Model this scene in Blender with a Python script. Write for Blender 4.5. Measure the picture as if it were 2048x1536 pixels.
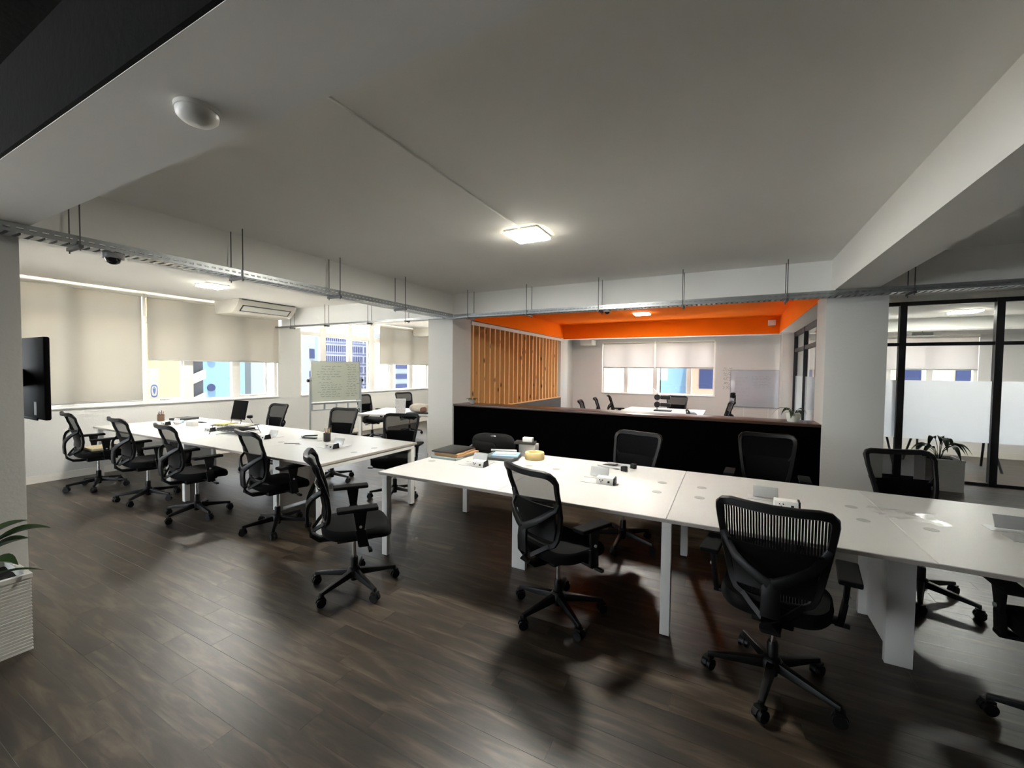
import bpy, bmesh, math, random
from mathutils import Vector, Matrix

# ------------------------------------------------------------------ scene, camera, world, light
for o in list(bpy.data.objects):
    bpy.data.objects.remove(o, do_unlink=True)
SC = bpy.context.scene
COL = SC.collection
PI = math.pi
random.seed(7)

F_PX = 832.06
YAW, PITCH, ROLL = .480422, -.0343378, -.0099218
CAM_H = 1.61
_fwd = Vector((-math.sin(YAW) * math.cos(PITCH), math.cos(YAW) * math.cos(PITCH), math.sin(PITCH)))
_rt = Vector((math.cos(YAW), math.sin(YAW), 0))
_dn = -_rt.cross(_fwd)
_r2 = math.cos(ROLL) * _rt + math.sin(ROLL) * _dn
_d2 = -math.sin(ROLL) * _rt + math.cos(ROLL) * _dn
cam_d = bpy.data.cameras.new('camera')
cam_d.sensor_width = 36.0
cam_d.lens = F_PX / 2048 * 36
cam_d.clip_start = .02
cam_d.clip_end = 600
cam = bpy.data.objects.new('camera', cam_d)
COL.objects.link(cam)
cam.matrix_world = Matrix(((_r2.x, -_d2.x, -_fwd.x, 0), (_r2.y, -_d2.y, -_fwd.y, 0), (_r2.z, -_d2.z, -_fwd.z, CAM_H), (0, 0, 0, 1)))
SC.camera = cam

SC.view_settings.view_transform = 'Standard'
SC.view_settings.look = 'None'
SC.view_settings.gamma = 1
SC.view_settings.use_curve_mapping = False
SC.view_settings.exposure = 1.70

SKY_STRENGTH = 5.2
LAMP_STRENGTH = 120.0
w = bpy.data.worlds.new('world')
SC.world = w
w.use_nodes = True
bg = w.node_tree.nodes['Background']
bg.inputs[0].default_value = (.93, .96, 1.0, 1)
bg.inputs[1].default_value = SKY_STRENGTH

sun_d = bpy.data.lights.new('sun', 'SUN')
sun_d.energy = 42.0
sun_d.angle = .03
sun_d.color = (1, .93, .82)
sun = bpy.data.objects.new('sun', sun_d)
COL.objects.link(sun)
sun.rotation_euler = Vector((-.16, .10, -.98)).to_track_quat('-Z', 'Y').to_euler()

# ------------------------------------------------------------------ materials
MATS = {}


def nt(name):
    m = bpy.data.materials.new(name)
    m.use_nodes = True
    MATS[name] = m
    t = m.node_tree
    return m, t, t.nodes['Principled BSDF'], t.nodes['Material Output']


def mat(name, col, rough=.5, metal=0., spec=.5, var=.0, vscale=8., bump=0., bscale=60., stretch=(1, 1, 1)):
    m, t, b, out = nt(name)
    b.inputs['Base Color'].default_value = (*col, 1)
    b.inputs['Roughness'].default_value = rough
    b.inputs['Metallic'].default_value = metal
    b.inputs['Specular IOR Level'].default_value = spec
    g = t.nodes.new('ShaderNodeNewGeometry')
    mp = t.nodes.new('ShaderNodeMapping')
    mp.inputs['Scale'].default_value = stretch
    t.links.new(g.outputs['Position'], mp.inputs['Vector'])
    if var:
        n = t.nodes.new('ShaderNodeTexNoise')
        n.inputs['Scale'].default_value = vscale
        n.inputs['Detail'].default_value = 5
        t.links.new(mp.outputs[0], n.inputs['Vector'])
        mx = t.nodes.new('ShaderNodeMix')
        mx.data_type = 'RGBA'
        mx.inputs[6].default_value = (*[c * (1 - var) for c in col], 1)
        mx.inputs[7].default_value = (*[min(1, c * (1 + var)) for c in col], 1)
        t.links.new(n.outputs['Fac'], mx.inputs[0])
        t.links.new(mx.outputs[2], b.inputs['Base Color'])
    if bump:
        n2 = t.nodes.new('ShaderNodeTexNoise')
        n2.inputs['Scale'].default_value = bscale
        n2.inputs['Detail'].default_value = 3
        t.links.new(mp.outputs[0], n2.inputs['Vector'])
        bp = t.nodes.new('ShaderNodeBump')
        bp.inputs['Strength'].default_value = bump
        bp.inputs['Distance'].default_value = .01
        t.links.new(n2.outputs['Fac'], bp.inputs['Height'])
        t.links.new(bp.outputs[0], b.inputs['Normal'])
    return m


def emit_mat(name, col, strength):
    m, t, b, out = nt(name)
    b.inputs['Base Color'].default_value = (.8, .8, .8, 1)
    b.inputs['Emission Color'].default_value = (*col, 1)
    b.inputs['Emission Strength'].default_value = strength
    return m


def glass_mat(name, tint, refl=.03, rough=.0):
    m, t, b, out = nt(name)
    t.nodes.remove(b)
    tr = t.nodes.new('ShaderNodeBsdfTransparent')
    tr.inputs[0].default_value = (*tint, 1)
    gl = t.nodes.new('ShaderNodeBsdfGlossy')
    gl.inputs['Roughness'].default_value = rough
    lw = t.nodes.new('ShaderNodeLayerWeight')
    lw.inputs[0].default_value = .5
    pw = t.nodes.new('ShaderNodeMath')
    pw.operation = 'POWER'
    pw.inputs[1].default_value = 4.
    t.links.new(lw.outputs['Facing'], pw.inputs[0])
    fr = t.nodes.new('ShaderNodeMath')
    fr.operation = 'MULTIPLY_ADD'
    fr.inputs[1].default_value = .6
    fr.inputs[2].default_value = refl
    t.links.new(pw.outputs[0], fr.inputs[0])
    mx = t.nodes.new('ShaderNodeMixShader')
    t.links.new(fr.outputs[0], mx.inputs[0])
    t.links.new(tr.outputs[0], mx.inputs[1])
    t.links.new(gl.outputs[0], mx.inputs[2])
    t.links.new(mx.outputs[0], out.inputs[0])
    return m


def veil_mat(name, diff, trans, open_frac, tl_frac=.5, stripes=None):
    """thin cloth: diffuse + translucent + open weave"""
    m, t, b, out = nt(name)
    t.nodes.remove(b)
    d = t.nodes.new('ShaderNodeBsdfDiffuse')
    d.inputs[0].default_value = (*diff, 1)
    l = t.nodes.new('ShaderNodeBsdfTranslucent')
    l.inputs[0].default_value = (*trans, 1)
    m1 = t.nodes.new('ShaderNodeMixShader')
    m1.inputs[0].default_value = tl_frac
    t.links.new(d.outputs[0], m1.inputs[1])
    t.links.new(l.outputs[0], m1.inputs[2])
    tp = t.nodes.new('ShaderNodeBsdfTransparent')
    m2 = t.nodes.new('ShaderNodeMixShader')
    m2.inputs[0].default_value = open_frac
    t.links.new(m1.outputs[0], m2.inputs[1])
    t.links.new(tp.outputs[0], m2.inputs[2])
    if stripes:
        tc = t.nodes.new('ShaderNodeTexCoord')
        sx = t.nodes.new('ShaderNodeSeparateXYZ')
        t.links.new(tc.outputs['Object'], sx.inputs[0])
        mu = t.nodes.new('ShaderNodeMath')
        mu.operation = 'MULTIPLY'
        mu.inputs[1].default_value = stripes
        t.links.new(sx.outputs['X'], mu.inputs[0])
        fr = t.nodes.new('ShaderNodeMath')
        fr.operation = 'FRACT'
        t.links.new(mu.outputs[0], fr.inputs[0])
        gt = t.nodes.new('ShaderNodeMath')
        gt.operation = 'GREATER_THAN'
        gt.inputs[1].default_value = 1 - open_frac
        t.links.new(fr.outputs[0], gt.inputs[0])
        t.links.new(gt.outputs[0], m2.inputs[0])
    t.links.new(m2.outputs[0], out.inputs[0])
    return m


def plank_mat(name, attr):
    m, t, b, out = nt(name)
    L = t.links.new
    g = t.nodes.new('ShaderNodeNewGeometry')
    if attr:
        a = t.nodes.new('ShaderNodeAttribute')
        a.attribute_name = 'plank_tone'
        rnd = a.outputs['Fac']
    else:
        a = t.nodes.new('ShaderNodeObjectInfo')
        rnd = a.outputs['Random']
    k = t.nodes.new('ShaderNodeMath'); k.operation = 'MULTIPLY'; k.inputs[1].default_value = 37.
    L(rnd, k.inputs[0])
    cb = t.nodes.new('ShaderNodeCombineXYZ')
    L(k.outputs[0], cb.inputs[0]); L(k.outputs[0], cb.inputs[2])
    ad = t.nodes.new('ShaderNodeVectorMath'); ad.operation = 'ADD'
    L(g.outputs['Position'], ad.inputs[0]); L(cb.outputs[0], ad.inputs[1])
    mp = t.nodes.new('ShaderNodeMapping'); mp.inputs['Scale'].default_value = (1.5, 9.0, 1.)
    L(ad.outputs[0], mp.inputs[0])
    n1 = t.nodes.new('ShaderNodeTexNoise'); n1.inputs['Scale'].default_value = 1.6; n1.inputs['Detail'].default_value = 4; n1.inputs['Roughness'].default_value = .55
    n1.inputs['Distortion'].default_value = .5
    L(mp.outputs[0], n1.inputs['Vector'])
    mp2 = t.nodes.new('ShaderNodeMapping'); mp2.inputs['Scale'].default_value = (2.5, 45., 1.)
    L(ad.outputs[0], mp2.inputs[0])
    n2 = t.nodes.new('ShaderNodeTexNoise'); n2.inputs['Scale'].default_value = 2.; n2.inputs['Detail'].default_value = 4
    L(mp2.outputs[0], n2.inputs['Vector'])
    cr = t.nodes.new('ShaderNodeValToRGB')
    e = cr.color_ramp.elements
    e[0].position = .30; e[0].color = (.012, .008, .005, 1)
    e[1].position = .70; e[1].color = (.092, .069, .046, 1)
    e2 = cr.color_ramp.elements.new(.5); e2.color = (.032, .0225, .0145, 1)
    L(n1.outputs['Fac'], cr.inputs[0])
    mx = t.nodes.new('ShaderNodeMix'); mx.data_type = 'RGBA'; mx.blend_type = 'OVERLAY'; mx.inputs[0].default_value = .3
    L(cr.outputs[0], mx.inputs[6])
    L(n2.outputs['Fac'], mx.inputs[7])
    mr = t.nodes.new('ShaderNodeMapRange'); mr.inputs[3].default_value = .80; mr.inputs[4].default_value = 1.22
    L(rnd, mr.inputs[0])
    mm = t.nodes.new('ShaderNodeVectorMath'); mm.operation = 'SCALE'
    L(mx.outputs[2], mm.inputs[0]); L(mr.outputs[0], mm.inputs['Scale'])
    L(mm.outputs[0], b.inputs['Base Color'])
    rr = t.nodes.new('ShaderNodeMapRange'); rr.inputs[3].default_value = .33; rr.inputs[4].default_value = .46
    L(n1.outputs['Fac'], rr.inputs[0])
    L(rr.outputs[0], b.inputs['Roughness'])
    b.inputs['Specular IOR Level'].default_value = .5
    b.inputs['IOR'].default_value = 1.52
    bp = t.nodes.new('ShaderNodeBump'); bp.inputs['Strength'].default_value = .12; bp.inputs['Distance'].default_value = .002
    L(n2.outputs['Fac'], bp.inputs['Height']); L(bp.outputs[0], b.inputs['Normal'])
    return m


def wood_mat(name, c0, c1, knot):
    m, t, b, out = nt(name)
    L = t.links.new
    g = t.nodes.new('ShaderNodeNewGeometry')
    oi = t.nodes.new('ShaderNodeObjectInfo')
    k = t.nodes.new('ShaderNodeMath'); k.operation = 'MULTIPLY'; k.inputs[1].default_value = 31.
    L(oi.outputs['Random'], k.inputs[0])
    cb = t.nodes.new('ShaderNodeCombineXYZ'); L(k.outputs[0], cb.inputs[0]); L(k.outputs[0], cb.inputs[2])
    ad = t.nodes.new('ShaderNodeVectorMath'); ad.operation = 'ADD'
    L(g.outputs['Position'], ad.inputs[0]); L(cb.outputs[0], ad.inputs[1])
    mp = t.nodes.new('ShaderNodeMapping'); mp.inputs['Scale'].default_value = (14, 14, 1.2)
    L(ad.outputs[0], mp.inputs[0])
    n = t.nodes.new('ShaderNodeTexNoise'); n.inputs['Scale'].default_value = 1.5; n.inputs['Detail'].default_value = 4
    L(mp.outputs[0], n.inputs['Vector'])
    mx = t.nodes.new('ShaderNodeMix'); mx.data_type = 'RGBA'
    mx.inputs[6].default_value = (*c0, 1); mx.inputs[7].default_value = (*c1, 1)
    L(n.outputs['Fac'], mx.inputs[0])
    mp2 = t.nodes.new('ShaderNodeMapping'); mp2.inputs['Scale'].default_value = (9, 9, 3.2)
    L(ad.outputs[0], mp2.inputs[0])
    v = t.nodes.new('ShaderNodeTexVoronoi'); v.inputs['Scale'].default_value = 1.0
    L(mp2.outputs[0], v.inputs['Vector'])
    rp = t.nodes.new('ShaderNodeMapRange'); rp.inputs[1].default_value = .10; rp.inputs[2].default_value = .20; rp.inputs[3].default_value = 1; rp.inputs[4].default_value = 0
    L(v.outputs['Distance'], rp.inputs[0])
    m2 = t.nodes.new('ShaderNodeMix'); m2.data_type = 'RGBA'
    m2.inputs[7].default_value = (*knot, 1)
    L(mx.outputs[2], m2.inputs[6]); L(rp.outputs[0], m2.inputs[0])
    L(m2.outputs[2], b.inputs['Base Color'])
    b.inputs['Roughness'].default_value = .55
    return m


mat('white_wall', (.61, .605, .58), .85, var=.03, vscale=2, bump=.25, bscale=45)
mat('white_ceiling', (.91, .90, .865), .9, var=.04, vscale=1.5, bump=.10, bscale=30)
mat('pale_wall', (.70, .68, .67), .8, var=.03, vscale=2, bump=.15, bscale=50)
mat('black_paint', (.006, .006, .006), .9, spec=.1, var=.2, vscale=6, bump=.3, bscale=30)
mat('orange_paint', (.95, .19, .006), .95, spec=.1, var=.06, vscale=3, bump=.15, bscale=40)
mat('black_board', (.0008, .0008, .0009), .9, spec=.01, var=.1, vscale=3)
mat('dark_wood', (.055, .03, .022), .28, var=.3, vscale=3, stretch=(1, 12, 1))
mat('dark_panel', (.06, .058, .06), .5, var=.1)
mat('skirting', (.72, .69, .63), .5, var=.02)
mat('subfloor', (.02, .018, .015), .8, var=.1)
plank_mat('oak_plank', False)
plank_mat('oak_plank_far', True)
wood_mat('pine', (.70, .37, .135), (.86, .52, .22), (.13, .045, .015))
mat('window_frame', (.80, .78, .74), .4, var=.02)
glass_mat('pane_glass', (.86, .88, .89))
glass_mat('clear_glass', (.93, .95, .95))
veil_mat('blind_cloth', (.60, .58, .52), (.29, .277, .247), .075, .62)
veil_mat('sheer_cloth', (.66, .63, .62), (.44, .42, .415), .08, .66)
veil_mat('frost_film', (.80, .83, .88), (.90, .92, .96), .10, .72)
mat('blind_bar', (.42, .42, .40), .4, var=.05)
mat('blind_tube', (.85, .82, .74), .4, var=.02)
mat('black_frame', (.012, .012, .016), .45, var=.15)
mat('galvanised', (.33, .345, .35), .38, metal=.85, var=.18, vscale=18)
mat('rod_steel', (.10, .10, .10), .5, metal=.6, var=.1)
mat('desk_top', (.52, .52, .50), .42, spec=.3, var=.015, vscale=5)
mat('grommet', (.33, .33, .31), .5, var=.05)
mat('desk_edge_shade', (.40, .36, .32), .5, var=.04)  # desktop edge shading put into a darker tan grey
mat('desk_steel', (.72, .71, .68), .4, var=.02)
mat('black_plastic', (.003, .003, .0033), .45, spec=.3, var=.15)
mat('black_fabric', (.002, .002, .0023), .9, spec=.2, var=.25, vscale=120, bump=.3, bscale=400)
veil_mat('chair_mesh', (.005, .005, .006), (.01, .01, .01), .20, .2)
veil_mat('chair_mesh_ribbed', (.005, .005, .006), (.01, .01, .01), .24, .2, stripes=85.)
mat('chrome', (.75, .75, .76), .15, metal=1, var=.02)
mat('aluminium', (.62, .63, .64), .3, metal=.7, var=.05)
mat('socket_white', (.78, .78, .75), .4, var=.02)
mat('planter_white', (.74, .73, .69), .75, var=.10, vscale=12, stretch=(1, 1, 8))
mat('soil', (.012, .010, .008), .95, var=.4, vscale=60, bump=.8, bscale=80)
mat('leaf', (.035, .075, .022), .42, var=.35, vscale=12)
mat('leaf_dark', (.02, .04, .018), .42, var=.35, vscale=14)
mat('pot_white', (.72, .72, .66), .35, var=.03)
mat('tv_black', (.008, .008, .009), .18, var=.2)
mat('tv_trim', (.005, .0045, .0045), .6, spec=.04, var=.2)
mat('label_white', (.45, .45, .44), .6, var=.05)
emit_mat('lamp_diffuser', (1.0, .97, .88), LAMP_STRENGTH)
emit_mat('lamp_rim', (1.0, .93, .72), 6.0)
mat('lamp_housing', (.80, .79, .74), .4, var=.02)
mat('ac_white', (.74, .70, .62), .4, var=.03)
mat('ac_vent', (.02, .02, .02), .5, var=.1)
mat('detector_white', (.80, .79, .74), .35, var=.02)
mat('dome_dark', (.008, .008, .010), .08, var=.1)
mat('cam_grey', (.30, .30, .30), .4, var=.05)
mat('whiteboard', (.50, .52, .59), .12, var=.02)
mat('board_green', (.50, .53, .45), .10, var=.04)
mat('ink_dark', (.10, .12, .12), .6, var=.2)
mat('ink_grey', (.33, .33, .38), .6, var=.1)
mat('board_metal', (.38, .41, .44), .35, metal=.5, var=.08)
mat('folder_black', (.018, .017, .017), .5, var=.2)
mat('folder_tan', (.36, .21, .10), .7, var=.15)
mat('folder_teal', (.30, .36, .34), .6, var=.1)
mat('paper', (.76, .76, .73), .7, var=.04)
mat('paper_blue', (.28, .42, .62), .6, var=.1)
mat('grey_cloth', (.10, .11, .11), .8, var=.2)
mat('tape_yellow', (.66, .50, .22), .6, var=.08)
mat('silver', (.55, .56, .56), .35, metal=.4, var=.05)
mat('card_white', (.70, .69, .66), .7, var=.03)
mat('pencil_red', (.35, .07, .04), .5, var=.15)
mat('pencil_green', (.10, .16, .07), .5, var=.15)
mat('cup_black', (.02, .02, .02), .4, var=.1)
mat('cup_brown', (.13, .07, .04), .6, var=.2)
mat('pad_yellow', (.62, .52, .16), .7, var=.1)
mat('wire_black', (.02, .02, .02), .4, var=.1)
mat('bag_print', (.60, .58, .57), .6, var=.5, vscale=60)
mat('bag_pink', (.62, .55, .46), .7, var=.2, vscale=25)
mat('bag_brown', (.20, .09, .06), .7, var=.2)
mat('box_orange', (.42, .19, .05), .7, var=.12)
mat('slab_tan', (.40, .34, .22), .9, var=.1, vscale=60)
glass_mat('clear_plastic', (.985, .985, .985), refl=.015, rough=.2)
mat('mirror_dot', (.8, .8, .8), .1, metal=1, var=.01)
mat('emblem_blue', (.10, .18, .45), .5, var=.1)
mat('bldg_yellow', (0.15, 0.1, 0.05), .9, spec=.0, var=.06, vscale=.8)
mat('bldg_blue', (0.046, 0.078, 0.118), .9, spec=.0, var=.10, vscale=.6)
mat('bldg_pale', (0.062, 0.073, 0.085), .9, spec=.0, var=.10, vscale=.3)
mat('bldg_white', (0.066, 0.072, 0.098), .9, spec=.0, var=.05, vscale=.1)
mat('bldg_cream', (0.115, 0.108, 0.092), .9, spec=.0, var=.05, vscale=.3)
mat('bldg_band', (0.026, 0.033, 0.06), .8, spec=.0, var=.1, vscale=.2)
mat('bldg_glass', (0.011, 0.014, 0.032), .3, spec=.0, var=.2, vscale=.2)
mat('bldg_grey', (0.0280, 0.0304, 0.0360), .9, spec=.0, var=.1, vscale=.3)
mat('bldg_red', (0.0800, 0.0240, 0.0144), .9, spec=.0, var=.1, vscale=.3)
mat('bldg_rose', (0.1, 0.075, 0.06), .9, spec=.0, var=.1, vscale=.3)
mat('ground', (.50, .47, .43), .95, var=.1, vscale=.05)


# ------------------------------------------------------------------ mesh helpers
class MB:
    def __init__(s):
        s.v, s.f = [], []

    def add(s, vs, fs):
        o = len(s.v)
        s.v += [tuple(p) for p in vs]
        s.f += [tuple(i + o for i in q) for q in fs]
        return s

    def box(s, x0, x1, y0, y1, z0, z1):
        return s.add([(x0, y0, z0), (x1, y0, z0), (x1, y1, z0), (x0, y1, z0), (x0, y0, z1), (x1, y0, z1), (x1, y1, z1), (x0, y1, z1)],
                     [(0, 3, 2, 1), (4, 5, 6, 7), (0, 1, 5, 4), (1, 2, 6, 5), (2, 3, 7, 6), (3, 0, 4, 7)])

    def hexa(s, p):
        return s.add(p, [(0, 3, 2, 1), (4, 5, 6, 7), (0, 1, 5, 4), (1, 2, 6, 5), (2, 3, 7, 6), (3, 0, 4, 7)])

    def rbox(s, cx, cy, cz, lx, ly, lz, rz=0, rx=0, ry=0):
        M = Matrix.Translation((cx, cy, cz)) @ Matrix.Rotation(rz, 4, 'Z') @ Matrix.Rotation(ry, 4, 'Y') @ Matrix.Rotation(rx, 4, 'X')
        q = []
        for dz in (-.5, .5):
            for dx, dy in ((-.5, -.5), (.5, -.5), (.5, .5), (-.5, .5)):
                q.append(M @ Vector((dx * lx, dy * ly, dz * lz)))
        return s.hexa(q)

    def cyl(s, p0, p1, r0, r1=None, n=12, cap=True):
        r1 = r0 if r1 is None else r1
        p0, p1 = Vector(p0), Vector(p1)
        d = (p1 - p0).normalized()
        a = d.orthogonal().normalized()
        b = d.cross(a)
        vs = []
        for p, r in ((p0, r0), (p1, r1)):
            for i in range(n):
                t = 2 * PI * i / n
                vs.append(p + a * r * math.cos(t) + b * r * math.sin(t))
        fs = [(i, (i + 1) % n, n + (i + 1) % n, n + i) for i in range(n)]
        if cap:
            fs += [tuple(range(n - 1, -1, -1)), tuple(range(n, 2 * n))]
        return s.add(vs, fs)

    def sweep(s, path, prof, closed=False, up=(0, 0, 1), scale=None):
        path = [Vector(p) for p in path]
        up = Vector(up)
        n, k = len(path), len(prof)
        vs = []
        for i, p in enumerate(path):
            if closed:
                t = path[(i + 1) % n] - path[i - 1]
            else:
                t = path[min(i + 1, n - 1)] - path[max(i - 1, 0)]
            t.normalize()
            sd = t.cross(up)
            if sd.length < 1e-4:
                sd = t.orthogonal()
            sd.normalize()
            u2 = sd.cross(t).normalized()
            sc = scale[i] if scale else 1
            for a, b in prof:
                vs.append(p + sd * a * sc + u2 * b * sc)
        fs = []
        m = n if closed else n - 1
        for i in range(m):
            j = (i + 1) % n
            for q in range(k):
                r = (q + 1) % k
                fs.append((i * k + q, j * k + q, j * k + r, i * k + r))
        if not closed:
            fs += [tuple(range(k)), tuple(range((n - 1) * k + k - 1, (n - 1) * k - 1, -1))]
        return s.add(vs, fs)

    def tube(s, path, r, n=8, closed=False):
        return s.sweep(path, [(r * math.cos(2 * PI * i / n), r * math.sin(2 * PI * i / n)) for i in range(n)], closed, up=(.13, .21, .97))

    def lathe(s, prof, n=20, c=(0, 0, 0)):
        vs, fs = [], []
        for r, z in prof:
            for i in range(n):
                t = 2 * PI * i / n
                vs.append((c[0] + r * math.cos(t), c[1] + r * math.sin(t), c[2] + z))
        for j in range(len(prof) - 1):
            for i in range(n):
                k = (i + 1) % n
                fs.append((j * n + i, j * n + k, (j + 1) * n + k, (j + 1) * n + i))
        fs.append(tuple(range(n - 1, -1, -1)))
        fs.append(tuple(range((len(prof) - 1) * n, len(prof) * n)))
        return s.add(vs, fs)

    def grid(s, fn, nu, nv):
        vs = [fn(i / nu, j / nv) for j in range(nv + 1) for i in range(nu + 1)]
        fs = [(j * (nu + 1) + i, j * (nu + 1) + i + 1, (j + 1) * (nu + 1) + i + 1, (j + 1) * (nu + 1) + i) for j in range(nv) for i in range(nu)]
        return s.add(vs, fs)

    def prism(s, poly, axis, a0, a1):
        n = len(poly)
        vs = []
        for a in (a0, a1):
            for p, q in poly:
                vs.append({'x': (a, p, q), 'y': (p, a, q), 'z': (p, q, a)}[axis])
        fs = [(i, (i + 1) % n, n + (i + 1) % n, n + i) for i in range(n)] + [tuple(range(n - 1, -1, -1)), tuple(range(n, 2 * n))]
        return s.add(vs, fs)

    def mesh(s, name, bevel=0, seg=2, smooth=False, thick=0):
        me = bpy.data.meshes.new(name)
        me.from_pydata(s.v, [], s.f)
        bm = bmesh.new()
        bm.from_mesh(me)
        bmesh.ops.recalc_face_normals(bm, faces=bm.faces)
        if thick:
            bmesh.ops.solidify(bm, geom=bm.faces[:], thickness=thick)
        if bevel:
            es = [e for e in bm.edges if len(e.link_faces) == 2 and e.calc_face_angle(0) > .6]
            bmesh.ops.bevel(bm, geom=es, offset=bevel, segments=seg, profile=.6, affect='EDGES', clamp_overlap=True)
        if smooth or bevel:
            for f in bm.faces:
                f.smooth = True
            lim = .7 if smooth else .6
            for e in bm.edges:
                if len(e.link_faces) == 2 and e.calc_face_angle(0) > lim:
                    e.smooth = False
        bm.to_mesh(me)
        bm.free()
        return me

    def build(s, name, m, parent=None, bevel=0, seg=2, smooth=False, thick=0, label=None):
        me = s.mesh(name, bevel, seg, smooth, thick)
        me.materials.append(MATS[m])
        o = bpy.data.objects.new(name, me)
        COL.objects.link(o)
        if parent:
            o.parent = parent
        if label:
            o['label'] = label
        return o


def struct(o, label=None):
    o['kind'] = 'structure'
    if label:
        o['label'] = label
    return o


def tag(o, label, cat, group=None):
    o['label'] = label
    o['category'] = cat
    if group:
        o['group'] = group
    return o


def thing(name, label, cat, loc=(0, 0, 0), rz=0., group=None):
    o = bpy.data.objects.new(name, None)
    o.empty_display_size = .1
    COL.objects.link(o)
    o.location = loc
    o.rotation_euler = (0, 0, rz)
    return tag(o, label, cat, group)


def sroot(name, label):
    o = bpy.data.objects.new(name, None)
    COL.objects.link(o)
    return struct(o, label)


def put(name, me, m, parent, loc=None, rot=None):
    if not me.materials:
        me.materials.append(MATS[m])
    o = bpy.data.objects.new(name, me)
    COL.objects.link(o)
    o.parent = parent
    if loc:
        o.location = loc
    if rot:
        o.rotation_euler = rot
    return o


def dup(o, parent=None):
    c = o.copy()
    COL.objects.link(c)
    c.parent = parent
    for ch in o.children:
        dup(ch, c)
    return c


# ------------------------------------------------------------------ the building shell
XL, XR, YB, YF = -8.33, 6.6, -4.4, 11.35
CZ, BZ = 2.79, 2.45
COLX0, COLX1 = -4.41, -3.92
WH = 'white_wall'

# floor and its planks
fl = struct(MB().box(XL - .25, XR + .2, YB - .2, YF + .25, -.3, -.008).build('floor', 'subfloor'), 'grey brown oak plank floor of the open plan office')
PW, PL = .127, 1.22


def project(x, y, z):
    d = Vector((x, y, z - CAM_H))
    c = d.dot(_fwd)
    if c < .2:
        return None
    return 1024 + F_PX * d.dot(_r2) / c, 768 + F_PX * d.dot(_d2) / c, c


rows = []
rr = random.Random(3)
j = 0
y = -1.0
while y < YF:
    x = XL - rr.random() * PL
    while x < XR:
        a, b = max(x, XL), min(x + PL, XR)
        if b - a > .06:
            pr = project((a + b) / 2, y + PW / 2, 0)
            score = 0
            if pr and -60 < pr[0] < 2108 and pr[1] < 1640:
                score = (b - a) * PW / pr[2] ** 3
            rows.append((score, a, b, y, min(y + PW, YF), rr.random()))
        x += PL
    y += PW
rows.sort(key=lambda r: -r[0])
full = MB().box(0.0004, PL - .0004, .0004, PW - .0004, -.009, 0).mesh('plank', bevel=.0004, seg=1)
full.materials.append(MATS['oak_plank'])
for sc_, a, b, y0, y1, t in rows[:300]:
    if b - a > PL - .01:
        o = bpy.data.objects.new('plank', full)
    else:
        me = MB().box(0.0004, b - a - .0004, .0004, PW - .0004, -.009, 0).mesh('plank', bevel=.0004, seg=1)
        me.materials.append(MATS['oak_plank'])
        o = bpy.data.objects.new('plank', me)
    COL.objects.link(o)
    o.location = (a, y0, 0)
    o.parent = fl
far = MB()
tones = []
for sc_, a, b, y0, y1, t in rows[300:]:
    far.box(a + .0004, b - .0004, y0 + .0004, y1 - .0004, -.009, 0)
    tones += [t] * 6
far.box(XL, XR, YB, -1.0 - .001, -.009, 0)
tones += [.5] * 6
me = bpy.data.meshes.new('plank_field')
me.from_pydata(far.v, [], far.f)
at = me.attributes.new('plank_tone', 'FLOAT', 'FACE')
at.data.foreach_set('value', tones)
me.materials.append(MATS['oak_plank_far'])
o = bpy.data.objects.new('plank_field', me)
COL.objects.link(o)
o.parent = fl
o['kind'] = 'stuff'

# ceiling slabs
T = .3
struct(MB().box(XL - .25, COLX1, .56, YF + .25, CZ, CZ + T).box(COLX1, XR + .2, .56, 5.80, CZ, CZ + T)
       .box(.93, XR + .2, 5.80, YF + .25, CZ, CZ + T).box(COLX1, .93, 10.80, YF + .25, CZ, CZ + T).build('ceiling', 'white_ceiling'), 'white painted concrete ceiling of the open plan office')
struct(MB().box(COLX1, .93, 5.80, 10.80, CZ, CZ + T).build('ceiling_meeting', 'orange_paint'), 'bright orange ceiling of the meeting area')
struct(MB().box(XL - .25, XR + .2, YB - .2, .56, CZ, CZ + T).build('ceiling_entry', 'black_paint'), 'black painted ceiling above the entrance side')

# beams
bm_ = MB().box(XL, XR, .565, .905, BZ, CZ).build('ceiling_beam', 'white_ceiling')
struct(bm_, 'white concrete beam carrying the smoke detector')
MB().box(XL, XR, .552, .565, BZ + .002, CZ).build('beam_face', 'black_paint', bm_, label='black painted side of the beam')
for x0 in (COLX1 - .35, .93):
    for (y0, y1) in ((.905, 5.45), (5.80, 10.45)):
        b_ = MB().box(x0, x0 + .35, y0, y1, BZ, CZ).build('ceiling_beam', 'white_ceiling')
        struct(b_, 'white concrete ceiling beam')
        if y0 > 5:
            if x0 < 0:
                MB().box(x0 + .35, x0 + .354, y0 + .0, y1, BZ, CZ).build('beam_face', 'orange_paint', b_, label='orange painted side of the beam')
            else:
                MB().box(x0 - .004, x0, y0 + .0, y1, BZ, CZ).build('beam_face', 'orange_paint', b_, label='orange painted side of the beam')
b_ = struct(MB().box(XL, XR, 5.45, 5.80, BZ, CZ).build('ceiling_beam', 'white_ceiling'), 'white concrete beam above the black half wall')
b_ = struct(MB().box(XL, XR, 10.45, 10.80, BZ - .02, CZ).build('ceiling_beam', 'white_ceiling'), 'concrete end beam in front of the window wall')
MB().box(COLX1 + .004, .926, 10.445, 10.45, BZ - .02, CZ).build('beam_face', 'orange_paint', b_, label='orange painted side of the beam')

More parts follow.
